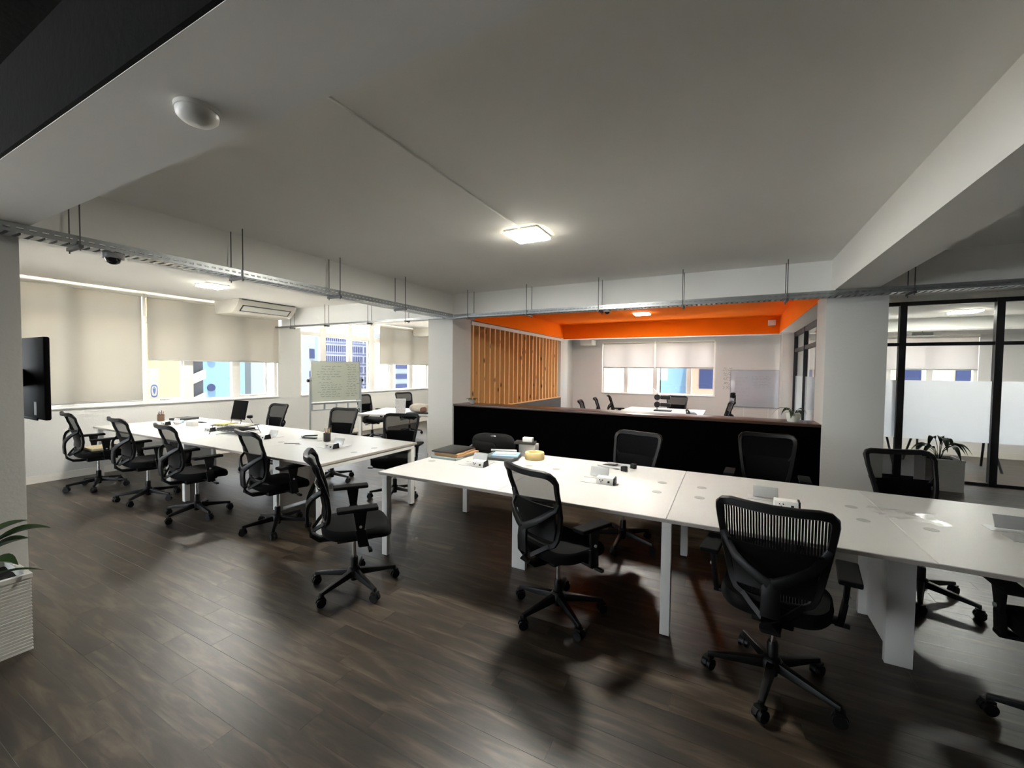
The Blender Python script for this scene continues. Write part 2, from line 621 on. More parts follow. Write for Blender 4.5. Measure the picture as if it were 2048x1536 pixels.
# columns
for (x0, x1, y0, y1, l) in ((COLX0, COLX1, .41, .895, 'white column beside the ribbed planter'), (COLX0, COLX1, 5.46, 5.99, 'white column at the slatted screen'),
                            (.895, 1.405, 5.46, 5.97, 'white column at the right end of the black half wall'), (COLX0, COLX1, 10.28, 10.80, 'white column at the far end of the slatted screen'),
                            (.99, 1.42, 10.46, 10.95, 'white column beside the wall whiteboard'),):
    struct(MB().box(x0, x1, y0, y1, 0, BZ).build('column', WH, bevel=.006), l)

# left wall with its two window openings and an added one for light, other walls
SILL = .99
wl = MB()
W1 = (1.15, 5.43)
W2 = (5.95, 10.30)
wl.box(XL - .25, XL, YB, YF, 0, SILL)
W0 = (-4.0, .35)  # opening of the window added for light, out of view
wl.box(XL - .25, XL, YB, W0[0], SILL, CZ)
wl.box(XL - .25, XL, W0[1], W1[0], SILL, CZ)
wl.box(XL - .25, XL, W1[1], W2[0], SILL, CZ)
wl.box(XL - .25, XL, W2[1], YF, SILL, CZ)
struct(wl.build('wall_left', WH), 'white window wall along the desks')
WB3 = (-3.11, -.30)
WB4 = (1.55, 4.29)
HEAD = 2.36
wb = MB()
wb.box(XL - .25, XR + .2, YF, YF + .25, 0, SILL)
wb.box(XL - .25, XR + .2, YF, YF + .25, HEAD, CZ)
for a, b in ((XL - .25, WB3[0]), (WB3[1], WB4[0]), (WB4[1], XR + .2)):
    wb.box(a, b, YF, YF + .25, SILL, HEAD)
struct(wb.build('wall_far', 'pale_wall'), 'pale end wall with windows')
struct(MB().box(XR, XR + .2, YB, YF, 0, CZ).build('wall_right', WH), 'white side wall')
WN = (-7.9, -3.3)  # opening of the window added behind the camera
struct(MB().box(XL - .25, XR + .2, YB - .2, YB, 0, SILL).box(XL - .25, WN[0], YB - .2, YB, SILL, CZ).box(WN[1], XR + .2, YB - .2, YB, SILL, CZ).build('wall_near', WH), 'white wall behind the entrance side')
struct(MB().box(COLX0 + .1, COLX1 - .04, 10.80, YF, 0, CZ).box(COLX0 + .1, COLX1 - .14, 5.99, 10.28, 0, .89).box(COLX0 + .1, COLX0 + .2, 5.99, 10.28, .89, BZ).build('wall_meeting', WH), 'partition wall behind the slatted screen')
struct(MB().box(COLX1 - .139, COLX1 + .015, 5.99, 10.28, 0, .90).build('trim_1', 'dark_panel'), 'dark plinth below the slatted screen')
struct(MB().box(XL, XL + .015, YB, YF, 0, .10).build('baseboard_left', 'skirting'), 'cream skirting along the window wall')
struct(MB().box(1.30, XR, YF - .015, YF, 0, .12).build('baseboard_far', 'skirting'), 'white skirting in the glass room')
# drop ceiling of the glass room
struct(MB().box(1.30, XR, 8.50, 10.45, 2.64, 2.70).build('ceiling_glass_room', 'white_ceiling'), 'white dropped ceiling of the glass room')

# black half wall
hw = struct(MB().box(COLX1, .895, 5.50, 5.86, 0, 1.02).build('wall_half', 'black_board'), 'black half wall between desks and meeting area')
MB().box(COLX1 + .002, .893, 5.48, 5.90, 1.021, 1.052).build('wall_cap', 'dark_wood', hw, bevel=.003, label='dark wooden cap')

# slatted timber screen
sl = sroot('wall_slatted', 'vertical pine slat screen beside the meeting area')
me = MB().box(-.115, 0, -.019, .019, .925, 2.37).mesh('slat', bevel=.002, seg=1)
for i in range(22):
    put('slat', me, 'pine', sl, (COLX1 + .012, 6.05 + i * .1885, 0))
MB().box(COLX1 - .11, COLX1 + .016, 5.995, 10.275, 2.371, 2.43).build('top_rail', 'skirting', sl)
MB().box(COLX1 - .11, COLX1 + .016, 5.995, 10.275, .901, .924).build('bottom_rail', 'pine', sl)


# ------------------------------------------------------------------ windows
def window(name, label, along, fixed, a0, a1, z0, z1, panes, transom, sash=()):
    """along 'y': wall at x=fixed, inside towards +x ; along 'x': wall at y=fixed, inside towards -y"""
    r = sroot(name, label)

    def bx(m, p0, p1, q0, q1, d0, d1):
        if along == 'y':
            return m.box(fixed - d1, fixed - d0, p0, p1, q0, q1)
        return m.box(p0, p1, fixed + d0, fixed + d1, q0, q1)
    fm = MB()
    fw = .05
    bx(fm, a0, a0 + fw, z0, z1, .05, .13)
    bx(fm, a1 - fw, a1, z0, z1, .05, .13)
    bx(fm, a0 + fw, a1 - fw, z0, z0 + fw, .05, .13)
    bx(fm, a0 + fw, a1 - fw, z1 - fw, z1, .05, .13)
    fm.build('window_frame', 'window_frame', r, bevel=.003)
    for k in range(len(panes) - 1):
        m_ = MB()
        bx(m_, panes[k][1], panes[k + 1][0], z0 + fw, z1 - fw, .05, .125)
        m_.build('mullion', 'window_frame', r, bevel=.003)
    for k, (p0, p1) in enumerate(panes):
        p0 = max(p0, a0 + fw)
        p1 = min(p1, a1 - fw)
        if transom:
            m_ = MB()
            bx(m_, p0, p1, transom, transom + .09, .055, .12)
            m_.build('transom', 'window_frame', r, bevel=.003)
            zs = ((z0 + fw, transom), (transom + .09, z1 - fw))
        else:
            zs = ((z0 + fw, z1 - fw),)
        for (q0, q1) in zs:
            g = .0
            if k in sash and q0 < z0 + .2:
                g = .035
                s_ = MB()
                bx(s_, p0, p0 + g, q0, q1, .07, .11)
                bx(s_, p1 - g, p1, q0, q1, .07, .11)
                bx(s_, p0 + g, p1 - g, q0, q0 + g, .07, .11)
                bx(s_, p0 + g, p1 - g, q1 - g, q1, .07, .11)
                so = s_.build('sash', 'window_frame', r, bevel=.003)
                h = MB()
                pm = (p0 + p1) / 2
                bx(h, pm - .07, pm + .05, q0 + .008, q0 + .024, .04, .07)
                bx(h, pm - .015, pm + .015, q0 + .0, q0 + .032, .045, .07)
                h.build('handle', 'aluminium', so, bevel=.003)
            m_ = MB()
            bx(m_, p0 + g, p1 - g, q0 + g, q1 - g, .088, .094)
            m_.build('pane', 'pane_glass', r)
    s_ = MB()
    bx(s_, a0 + .002, a1 - .002, z0 + .001, z0 + .022, -.03, .049)
    s_.build('sill', 'window_frame', r, bevel=.004)
    return r


window('window_1', 'white framed window with roller blinds beside the long wall desk', 'y', XL, W1[0], W1[1], SILL, CZ - .01,
       ((1.2, 1.68), (1.80, 2.26), (2.40, 3.08), (3.227, 3.768), (3.912, 4.559), (4.679, 5.239)), 2.33, (3, 5))
window('added_window_left', 'added unseen window letting light in on the entrance side of the window wall', 'y', XL, W0[0], W0[1], SILL, CZ - .01,
       ((-3.95, -3.4), (-3.28, -2.63), (-2.5, -1.9), (-1.78, -1.2), (-1.08, -.4), (-.28, .3)), 2.33, ())  # added out of view to bring daylight into the near bay
window('window_2', 'white framed window looking onto the office towers', 'y', XL, W2[0], W2[1], SILL, CZ - .01,
       ((6.0, 6.48), (6.637, 7.283), (7.396, 7.97), (8.123, 8.704), (8.818, 9.499), (9.644, 10.149)), 2.33, (2, 3))
window('window_3', 'wide window in the end wall of the meeting area', 'x', YF, WB3[0], WB3[1], SILL, HEAD,
       ((-3.05, -2.52), (-2.42, -1.77), (-1.66, -.95), (-.84, -.35)), None, ())
window('window_4', 'wide window in the end wall of the glass room', 'x', YF, WB4[0], WB4[1], SILL, HEAD,
       ((1.6, 2.20), (2.30, 2.90), (3.0, 3.55), (3.65, 4.24)), None, ())


wn = sroot('added_window_near', 'added unseen window behind the entrance side, lighting the near beam')  # added out of view to brighten the near beam and ceiling
m = MB().box(WN[0], WN[1], YB - .13, YB - .05, SILL, SILL + .05).box(WN[0], WN[1], YB - .13, YB - .05, CZ - .06, CZ - .01)
m.build('window_frame', 'window_frame', wn)
nx = 6
for k in range(nx + 1):
    x = WN[0] + (WN[1] - WN[0] - .06) * k / nx
    MB().box(x, x + .06, YB - .13, YB - .05, SILL + .05, CZ - .06).build('mullion', 'window_frame', wn)
    if k < nx:
        MB().box(x + .06, x + (WN[1] - WN[0] - .06) / nx, YB - .094, YB - .088, SILL + .05, CZ - .06).build('pane', 'pane_glass', wn)


def blind(along, fixed, a0, a1, z0, z1, label, group=None):
    mid = (a0 + a1) / 2
    L = a1 - a0
    t = thing('roller_blind', label, 'blind', (fixed + .05, mid, z1) if along == 'y' else (mid, fixed - .05, z1), PI / 2 if along == 'y' else PI, group)
    # local: x along the blind, y towards the wall is -y after rotation (irrelevant for thin parts)
    MB().cyl((-L / 2, 0, -.03), (L / 2, 0, -.03), .026, n=14).build('roller_tube', 'blind_tube', t, smooth=True)
    MB().box(-L / 2 + .01, L / 2 - .01, -.001, .001, z0 - z1 + .02, -.03).build('blind_cloth', 'blind_cloth' if along == 'y' else 'sheer_cloth', t)
    MB().box(-L / 2 + .01, L / 2 - .01, -.008, .008, z0 - z1 - .004, z0 - z1 + .02).build('bottom_bar', 'blind_bar', t, bevel=.003)
    for sx in (-1, 1):
        MB().box(sx * L / 2 - .004, sx * L / 2 + .004, -.03, .03, -.065, .002).build('bracket', 'blind_tube', t)
    MB().tube([(L / 2 - .004, -.034, -.03), (L / 2 - .004, -.034, max(z0 - z1, -1.3))], .0025, 5).build('pull_chain', 'blind_tube', t)
    return t


blind('y', XL, 1.20, 3.165, 1.055, 2.765, 'long cream roller blind drawn fully down beside the television')
blind('y', XL, 3.215, 5.42, 1.705, 2.765, 'cream roller blind drawn halfway behind the air conditioner beside the wall desk')
blind('y', XL, 8.22, 10.26, 1.72, 2.765, 'cream roller blind half drawn over the tower view window')
blind('x', YF, -3.07, -1.725, 1.69, HEAD + .02, 'sheer roller blind in meeting area window, farther from the whiteboard')
blind('x', YF, -1.70, -.33, 1.69, HEAD + .02, 'sheer roller blind in meeting area window, next to the whiteboard')
blind('x', YF, 1.58, 4.27, 1.69, HEAD + .02, 'sheer roller blind seen through the glass partition')
MB().box(XL + .0, XL + .05, 3.170, 3.212, 1.0, 2.76).build('window_post', 'window_frame', bpy.data.objects['window_1'], bevel=.004)

# ------------------------------------------------------------------ glass partitions
GP = sroot('wall_glass', 'black framed glass partition with frosted band')
gy0, gy1 = 8.42, 8.48
MB().box(1.30, XR, gy0, gy1, 2.64, 2.70).build('top_rail', 'black_frame', GP)
MB().box(1.30, XR, gy0, gy1, 0, .045).build('bottom_rail', 'black_frame', GP)
xs = (1.26, 2.30, 3.34, 4.38, 5.42, 6.46)
for x in xs:
    MB().box(x, x + .082, gy0 - .01, gy1 + .01, .0, 2.70).build('mullion', 'black_frame', GP)
for a, b in zip(xs, xs[1:]):
    MB().box(a + .082, b, gy0, gy1, 2.03, 2.08).build('mid_rail', 'black_frame', GP)
    MB().box(a + .082, b, 8.447, 8.453, .045, 2.03).build('pane', 'clear_glass', GP)
    MB().box(a + .082, b, 8.447, 8.453, 2.08, 2.64).build('pane', 'clear_glass', GP)
    MB().box(a + .084, b - .002, 8.4535, 8.4545, .62, 1.51).build('frosted_film', 'frost_film', GP)
MB().box(1.30, XR, 8.43, 8.47, 2.70, CZ).build('bulkhead', 'white_ceiling', GP)
GS = sroot('wall_glass_side', 'black framed glass partition between meeting area and glass room')
px0, px1 = 1.20, 1.25
MB().box(px0, px1, 5.97, 10.46, 2.36, 2.45).build('top_rail', 'black_frame', GS)
MB().box(px0, px1, 5.97, 10.46, 0, .045).build('bottom_rail', 'black_frame', GS)
ys = (5.98, 7.40, 9.15, 10.42)
for y in ys:
    MB().box(px0 - .01, px1 + .01, y, y + .035, .0, 2.449).build('mullion', 'black_frame', GS)
for a, b in zip(ys, ys[1:]):
    MB().box(px0, px1, a + .035, b, 2.03, 2.10).build('mid_rail', 'black_frame', GS)
    MB().box(1.222, 1.228, a + .035, b, .045, 2.03).build('pane', 'clear_glass', GS)
    MB().box(1.222, 1.228, a + .035, b, 2.10, 2.36).build('pane', 'clear_glass', GS)
    MB().box(1.229, 1.230, a + .037, b - .002, .55, 1.54).build('frosted_film', 'frost_film', GS)


# ------------------------------------------------------------------ cable trays
def cable_tray(label, along, fixed, a0, a1, z, wid, hgt, hang, top, step=.052):
    """ladder tray: perforated side flanges, rungs, threaded rods in pairs"""
    t = thing('cable_tray', label, 'cable tray', (fixed, a0, z) if along == 'y' else (a0, fixed, z), 0)
    L = a1 - a0

    def B(m, p0, p1, q0, q1, r0, r1):
        return m.box(q0, q1, p0, p1, r0, r1) if along == 'y' else m.box(p0, p1, q0, q1, r0, r1)
    h = wid / 2
    for s in (-1, 1):
        m = MB()
        q0, q1 = (s * h - .0015, s * h + .0015)
        B(m, 0, L, q0, q1, 0, hgt * .36)
        B(m, 0, L, q0, q1, hgt * .60, hgt)
        x = 0
        while x < L - .02:
            B(m, x, x + step * .42, q0, q1, hgt * .36, hgt * .60)
            x += step
        B(m, 0, L, s * h - .006 * s - .006, s * h - .006 * s + .006, hgt, hgt + .003)
        m.build('side_flange', 'galvanised', t)
    m = MB()
    x = 0
    while x < L - .02:
        B(m, x, min(L, x + step * .6), -h, h, 0, .0015)
        x += step
    m.build('tray_bed', 'galvanised', t)
    for p in hang:
        p -= a0
        hg = MB()
        e = h + .012
        B(hg, p - .012, p + .012, -e - .015, e + .015, -.024, -.003)
        hg.build('hanger_bracket', 'rod_steel', t)
        for s in (-1, 1):
            rd = MB()
            pt = (lambda u, zz: (u, p, zz)) if along == 'y' else (lambda u, zz: (p, u, zz))
            rd.cyl(pt(s * e, -.04), pt(s * e, top - z), .0042, n=6)
            rd.build('threaded_rod', 'rod_steel', t)
    return t


cable_tray('galvanised cable tray running above the wall desk, carrying the dome camera', 'y', -3.805, -1.0, 5.20, 2.388, .15, .052, (.1, 1.11, 2.12, 3.127, 4.14), CZ)
cable_tray('galvanised cable tray running above the black half wall', 'x', 5.30, -3.88, 6.5, 2.385, .15, .052, (-3.475, -2.505, -1.493, -.50, .52, 1.52, 2.52, 3.52), CZ)
cable_tray('narrow cable tray along the beam between the two window bays', 'x', 5.33, -8.2, -4.0, 2.405, .06, .03, (-7.7, -6.7, -5.6, -4.75), CZ)


# ------------------------------------------------------------------ ceiling fittings
def ceil_light(x, y, z, s, label, rz=0):
    t = thing('ceiling_light', label, 'light', (x, y, z), rz)
    m = MB()
    m.box(-s / 2, s / 2, -s / 2, s / 2, -.014, 0)
    m.build('housing', 'lamp_housing', t, bevel=.002)
    MB().box(-s / 2 + .006, s / 2 - .006, -s / 2 + .006, s / 2 - .006, -.034, -.0145).build('diffuser_rim', 'lamp_rim', t, bevel=.003)
    MB().box(-s / 2 + .014, s / 2 - .014, -s / 2 + .014, s / 2 - .014, -.0365, -.0345).build('diffuser', 'lamp_diffuser', t)
    return t


ceil_light(-1.57, 3.28, CZ, .31, 'square LED panel at the end of the ceiling conduit')
ceil_light(-6.62, 3.35, CZ, .31, 'square LED panel between the cable tray and the air conditioner')
ceil_light(-1.60, 8.75, CZ, .31, 'square LED panel on the orange ceiling')
ceil_light(3.35, 9.35, 2.64, .33, 'square LED panel inside the glass room')
ceil_light(-6.4, 8.3, CZ, .31, 'square LED panel in the tower view bay')
# surface conduits on the ceiling
tag(MB().box(-1.578, -1.562, .906, 3.115, CZ - .012, CZ).build('conduit', 'white_ceiling', bevel=.003), 'slim white conduit leading to the ceiling panel light', 'conduit')
tag(MB().cyl((-5.9, .91, CZ - .008), (-5.9, 5.0, CZ - .008), .007, n=8).build('conduit', 'rod_steel'), 'thin dark cable run across the window bay ceiling', 'cable')

t = thing('smoke_detector', 'round white smoke detector on the beam underside', 'smoke detector', (-1.56, .752, BZ))
MB().lathe([(.062, -.012), (.064, 0)], 28).build('base', 'detector_white', t, smooth=True)
MB().lathe([(.0, -.047), (.028, -.046), (.046, -.040), (.058, -.028), (.060, -.0125)], 28).build('cover', 'detector_white', t, smooth=True)


def dome_camera(x, y, z, label, s=1.):
    t = thing('dome_camera', label, 'camera', (x, y, z))
    MB().lathe([(.058 * s, -.034 * s), (.062 * s, -.028 * s), (.062 * s, 0)], 24).build('housing', 'cam_grey', t, smooth=True)
    MB().lathe([(.001, -.075 * s), (.018 * s, -.072 * s), (.034 * s, -.062 * s), (.043 * s, -.046 * s), (.046 * s, -.0345 * s)], 24).build('dome', 'dome_dark', t, smooth=True)


dome_camera(-3.805, 1.30, 2.386, 'dark dome security camera under the tray above the wall desk')
dome_camera(-1.40, 5.30, 2.383, 'small dome camera under the tray over the black half wall', .7)
t = thing('motion_sensor', 'small white sensor box on the orange end beam', 'sensor', (.78, 10.442, 2.66))
MB().box(-.07, .07, -.07, 0, -.06, .06).build('body', 'detector_white', t, bevel=.012)
MB().lathe([(.001, -.02), (.03, -.016), (.036, 0)], 16, (0, -.035, -.061)).build('lens', 'label_white', t, smooth=True)


def air_con(x, y, z, label, L=1.08):
    """under-ceiling unit, back against wall on -x side; local x away from the wall"""
    t = thing('air_conditioner', label, 'air conditioner', (x, y, z))
    poly = [(0, 0), (.74, 0), (.76, -.02), (.72, -.10), (.60, -.20), (.54, -.235), (.05, -.235), (0, -.19)]
    MB().prism([(p, q) for p, q in poly], 'y', -L / 2, L / 2).build('casing', 'ac_white', t, bevel=.012)
    # outlet on the slanted front
    a = Vector((.722, 0, -.098)); b = Vector((.604, 0, -.197))
    n = Vector((.64, 0, -.77))

    def strip(u0, u1, y0, y1, d0, d1):
        pa, pb = a.lerp(b, u0), a.lerp(b, u1)
        q = []
        for d in (d0, d1):
            for p, yy in ((pa, y0), (pb, y0), (pb, y1), (pa, y1)):
                q.append(p + n * d + Vector((0, yy, 0)))
        return q
    m = MB()
    y0, y1 = -L / 2 + .09, L / 2 - .09
    m.hexa(strip(.02, .12, y0, y1, -.01, .004)).hexa(strip(.88, .98, y0, y1, -.01, .004))
    m.hexa(strip(.12, .88, y0, y0 + .02, -.01, .004)).hexa(strip(.12, .88, y1 - .02, y1, -.01, .004))
    m.build('vent_slot', 'ac_vent', t)
    MB().hexa(strip(.14, .86, y0 + .024, y1 - .024, .0, .008)).build('louvre', 'lamp_housing', t)
    MB().box(.765, .77, -L / 2 + .05, L / 2 - .05, -.016, -.006).build('trim_line', 'ac_vent', t)
    return t


air_con(XL + .092, 4.73, CZ, 'cream ceiling air conditioner above the blind by the wall desk')
air_con(XL + .092, 10.0, CZ, 'cream ceiling air conditioner partly hidden by the column, tower view bay', 1.0)

# ------------------------------------------------------------------ television behind the left column
t = thing('television', 'black flat television mounted on the back of the column', 'television', (-4.475, 1.015, 1.52), .0)
MB().box(-.485, .485, -.012, .015, -.277, .277).build('back_shell', 'tv_trim', t, bevel=.006)
MB().box(-.478, .478, .0155, .018, -.27, .27).build('screen', 'tv_black', t)
MB().box(.285, .33, -.0135, -.0122, -.25, -.16).build('rating_label', 'label_white', t)
MB().box(-.10, .36, -.018, -.0125, -.285, -.265).build('connector_cover', 'tv_trim', t, bevel=.002)
MB().box(.07, .10, -.1195, -.0125, -.06, .06).build('wall_bracket', 'black_frame', t)

# ------------------------------------------------------------------ desks
DZ = .735


def power_module(desk, x, y, mode):
    """flip-lid socket box let into the desktop; near box sockets raised, far box lid raised"""
    p = MB().box(x - .13, x + .13, y - .055, y + .055, DZ + .0005, DZ + .003).build('power_box', 'silver', desk, label='silver flip-up power box')
    if mode == 0:
        MB().prism([(y - .05, DZ + .0035), (y + .03, DZ + .0035), (y + .02, DZ + .055), (y - .035, DZ + .05)], 'x', x - .005, x + .125).build('socket_block', 'socket_white', p, bevel=.003)
        MB().prism([(y - .052, DZ + .0035), (y + .032, DZ + .0035), (y + .022, DZ + .058), (y - .037, DZ + .053)], 'x', x + .126, x + .136).build('end_cap', 'black_plastic', p)
        m = MB()
        for dx in (.02, .04, .03):
            m.box(x + dx, x + dx + .006, y - .0515, y - .040, DZ + .02 + (.010 if dx != .03 else -.004), DZ + .026 + (.010 if dx != .03 else -.004))
        m.box(x + .085, x + .10, y - .053, y - .040, DZ + .016, DZ + .03)
        m.build('socket_holes', 'black_plastic', p)
    else:
        MB().rbox(x - .02, y + .015, DZ + .042, .15, .008, .075, rx=-.42).build('lid', 'silver', p, bevel=.002)
    return p


def desk(name, label, x0, units, y0, y1, loc=(0, 0, 0), rz=0, full_legs=(), inset_legs=(), modules=True, ulen=None):
    t = thing(name, label, 'desk', loc, rz)
    x = x0
    cx = []
    for u in units:
        MB().box(x + .001, x + u - .001, y0, y1, DZ - .025, DZ).build('desktop', 'desk_top', t, bevel=.0025, seg=1)
        for ya in (y0 - .0022, y1 + .0003):
            MB().box(x + .001, x + u - .001, ya, ya + .0019, DZ - .0235, DZ - .0035).build('edge_shade', 'desk_edge_shade', t)  # thin strip whose colour carries the shading of the edge
        cx.append(x + u / 2)
        x += u
    x1 = x
    for i, xe in enumerate((x0 - .0022, x1 + .0003)):
        MB().box(xe, xe + .0019, y0, y1, DZ - .0235, DZ - .0035).build('edge_shade', 'desk_edge_shade', t)  # same painted edge shading on the desk ends
    for yy in (y0 + .22, y1 - .26):
        MB().box(x0 + .06, x1 - .06, yy, yy + .04, DZ - .052, DZ - .0255).build('frame_rail', 'desk_steel', t)
    for lx in full_legs:
        for yy in (y0 + .03, y1 - .085):
            lg = MB().box(lx - .028, lx + .028, yy, yy + .056, .012, DZ - .068).build('leg', 'desk_steel', t, bevel=.003)
            MB().cyl((lx, yy + .028, 0), (lx, yy + .028, .0115), .02, n=10).build('foot', 'black_plastic', lg)
        MB().box(lx - .028, lx + .028, y0 + .03, y1 - .03, DZ - .0675, DZ - .0256).build('cross_rail', 'desk_steel', t, bevel=.002)
    for lx in inset_legs:
        ym = (y0 + y1) / 2
        pn = MB().box(lx - .012, lx + .002, ym - .25, ym + .25, .02, DZ - .07).build('cable_riser', 'desk_steel', t)
        for sy in (-1, 1):
            MB().box(lx - .055, lx + .065, ym + sy * .27 - .02, ym + sy * .27 + .02, .0, DZ - .07).build('leg', 'desk_steel', t, bevel=.003)
    if modules:
        ym = (y0 + y1) / 2
        for c in cx:
            power_module(t, c, ym - .075, 0)
            power_module(t, c - .02, ym + .085, 1)
            for sx in (-1, 1):
                for yy in (-.12, .16):
                    g = MB().lathe([(.034, 0), (.033, .0012)], 18, (c + sx * .445, ym + yy, DZ + .0003))
                    g.build('cable_grommet', 'grommet', t)
    return t


d1 = desk('bench_desk', 'long white bench desk running past the black half wall', -2.62, (1.155, 1.155, 1.19, 1.19, 1.19), 2.59, 3.93,
          full_legs=(-2.585, -.31, 2.07), inset_legs=(-1.48, .86, 3.2))
d2 = desk('bench_desk', 'long white bench desk standing against the window wall', -8.09, (1.2025, 1.2025, 1.2025, 1.2025), 2.50, 3.85,
          full_legs=(-3.315, -5.685, -8.04), inset_legs=(-4.48, -6.88))
a3 = math.atan2(.50, 1.30)
d3 = desk('bench_desk', 'white bench desk standing askew in the tower view bay', 0, (1.2, 1.2), 0, 1.30, loc=(-6.3, 5.68, 0), rz=a3,
          full_legs=(.035, 1.40, 2.36), inset_legs=(), modules=False)

# ------------------------------------------------------------------ task chair


def lerp_tab(tab, z):
    if z <= tab[0][0]:
        return tab[0][1]
    for (a, p), (b, q) in zip(tab, tab[1:]):
        if z <= b:
            u = (z - a) / (b - a)
            u = u * u * (3 - 2 * u)
            return p + (q - p) * u
    return tab[-1][1]


YT = [(.50, -.205), (.62, -.195), (.72, -.212), (.82, -.245), (.92, -.28), (1.02, -.325)]


def yb(x, z):
    return lerp_tab(YT, z) + .8 * x * x


OUT = [(0, .525), (.07, .525), (.12, .530), (.152, .548), (.170, .580), (.184, .64), (.200, .73), (.213, .82), (.223, .90), (.227, .945), (.222, .975), (.205, .993), (.17, 1.0), (.09, .996)]
WT = [(z, x) for x, z in OUT if x >= .15][:-3] + [(1.0, .19)]


def make_chair():
    t = thing('task_chair', '', 'chair')
    # seat
    m = MB()
    n = 40
    lay = [(.435, .80), (.425, .93), (.440, .985), (.462, 1.0), (.482, .985), (.497, .94), (.503, .82), (.505, .5), (.505, .02)]
    vs = []
    for z, s in lay:
        for i in range(n):
            a = 2 * PI * i / n
            c_, s_ = math.cos(a), math.sin(a)
            x = .245 * s * math.copysign(abs(c_) ** .45, c_)
            y = .015 + .235 * s * math.copysign(abs(s_) ** .5, s_)
            if y < -.05:
                x *= 1 - .25 * ((-.05 - y) / .2)
            fz = max(0, (y - .10) / .15)
            bz = max(0, (-.12 - y) / .1)
            vs.append((x, y, z - .030 * fz * fz + .012 * bz))
    fs = []
    for k in range(len(lay) - 1):
        for i in range(n):
            j = (i + 1) % n
            fs.append((k * n + i, k * n + j, (k + 1) * n + j, (k + 1) * n + i))
    fs.append(tuple(range(n - 1, -1, -1)))
    fs.append(tuple(range((len(lay) - 1) * n, len(lay) * n)))
    m.add(vs, fs)
    m.build('seat', 'black_fabric', t, smooth=True)
    # mechanism
    m = MB().box(-.09, .09, -.12, .13, .365, .424)
    mech = m.build('tilt_mechanism', 'black_plastic', t, bevel=.012)
    MB().cyl((.06, .06, .385), (.27, .08, .375), .006, n=8).box(.25, .31, .068, .092, .366, .382).build('lever', 'black_plastic', mech)
    MB().cyl((.0, .13, .385), (.0, .19, .380), .022, n=12).build('tension_knob', 'black_plastic', mech)
    # gas lift
    MB().cyl((0, 0, .225), (0, 0, .366), .0145, n=14).build('gas_piston', 'chrome', t, smooth=True)
    MB().lathe([(.024, .052), (.027, .056), (.027, .215), (.022, .226)], 16).build('gas_column', 'black_plastic', t, smooth=True)
    # base
    MB().lathe([(.042, .082), (.050, .09), (.050, .125), (.036, .145), (.028, .15)], 20).build('base_hub', 'black_plastic', t, smooth=True)
    leg = MB().hexa([(.035, -.024, .088), (.302, -.014, .072), (.302, .014, .072), (.035, .024, .088), (.035, -.019, .134), (.302, -.011, .094), (.302, .011, .094), (.035, .019, .134)]).mesh('base_leg', bevel=.005)
    cs = MB()
    for s in (-1, 1):
        cs.cyl((.0, s * .007, .029), (.0, s * .025, .029), .029, n=18)
    cs.cyl((.0, 0, .04), (.0, 0, .086), .008, n=10)
    hood = []
    for i in range(9):
        a = PI * (.02 + .98 * i / 8)
        hood.append((.034 * math.cos(a), .031 + .034 * math.sin(a)))
    cs.prism(hood, 'y', -.006, .006)
    cs.box(-.02, .02, -.02, .02, .056, .068)
    cas = cs.mesh('caster', smooth=True)
    for i in range(5):
        a = 2 * PI * i / 5
        l = put('base_leg', leg, 'black_plastic', t, rot=(0, 0, a))
        put('caster', cas, 'black_plastic', l, (.302 - .006, 0, 0), (0, 0, .9 * math.sin(i * 2.4 + .5)))
    # back frame
    pts = [(x, z) for x, z in OUT] + [(0, .994)] + [(-x, z) for x, z in reversed(OUT[1:])]
    path = [(x, yb(x, z), z) for x, z in pts]
    prof = [(.016, -.004), (.012, -.011), (-.012, -.011), (-.016, -.004), (-.016, .004), (-.012, .011), (.012, .011), (.016, .004)]
    sc = [1.0 + .35 * max(0, (z - .93) / .07) for x, z in pts]
    MB().sweep(path, prof, True, up=(0, 1, 0), scale=sc).build('back_frame', 'black_plastic', t, smooth=True)

    def surf(u, v):
        z = .53 + (.992 - .53) * v
        wd = lerp_tab(WT, z) - .004
        x = (2 * u - 1) * wd
        return (x, yb(x, z), z)
    MB().grid(surf, 10, 14).build('back_mesh', 'chair_mesh', t, smooth=True)

    # lumbar pad behind the mesh
    def lum(u, v):
        z = .575 + .225 * v
        x = (2 * u - 1) * (.155 + .035 * v)
        return (x, yb(x, z) - .014 + .004 * math.sin(PI * v), z)
    MB().grid(lum, 8, 4).build('lumbar_support', 'black_plastic', t, smooth=True, thick=.006)
    # Y shaped spine
    pr = [(.042, -.009), (.036, -.013), (-.036, -.013), (-.042, -.009), (-.042, .009), (-.036, .013), (.036, .013), (.042, .009)]
    sp = MB().sweep([(0, -.04, .395), (0, -.16, .388), (0, -.235, .395), (0, -.285, .435), (0, -.305, .50), (0, -.31, .58), (0, -.305, .645), (0, -.298, .675)], pr, up=(0, 0, 1) if False else (0, -.4, .9), scale=[1, 1, 1, 1, .95, .9, .85, .7])
    for s in (-1, 1):
        pa = [(s * .008, -.303, .648), (s * .05, -.300, .672), (s * .10, -.288, .702), (s * .15, -.268, .738), (s * .19, yb(.19, .775) - .014, .778), (s * .214, yb(.214, .82) - .006, .825)]
        sp.sweep(pa, [(.020, -.009), (.014, -.012), (-.014, -.012), (-.020, -.009), (-.020, .009), (-.014, .012), (.014, .012), (.020, .009)], up=(0, -1, 0), scale=[1.2, 1.1, 1, .95, .9, .8])
        sp.sweep([(s * .03, -.27, .47), (s * .08, -.235, .505), (s * .12, yb(.12, .535) - .008, .535)], [(.012, -.008), (-.012, -.008), (-.012, .008), (.012, .008)], up=(0, -1, 0))
    sp.build('back_spine', 'black_plastic', t, smooth=True)
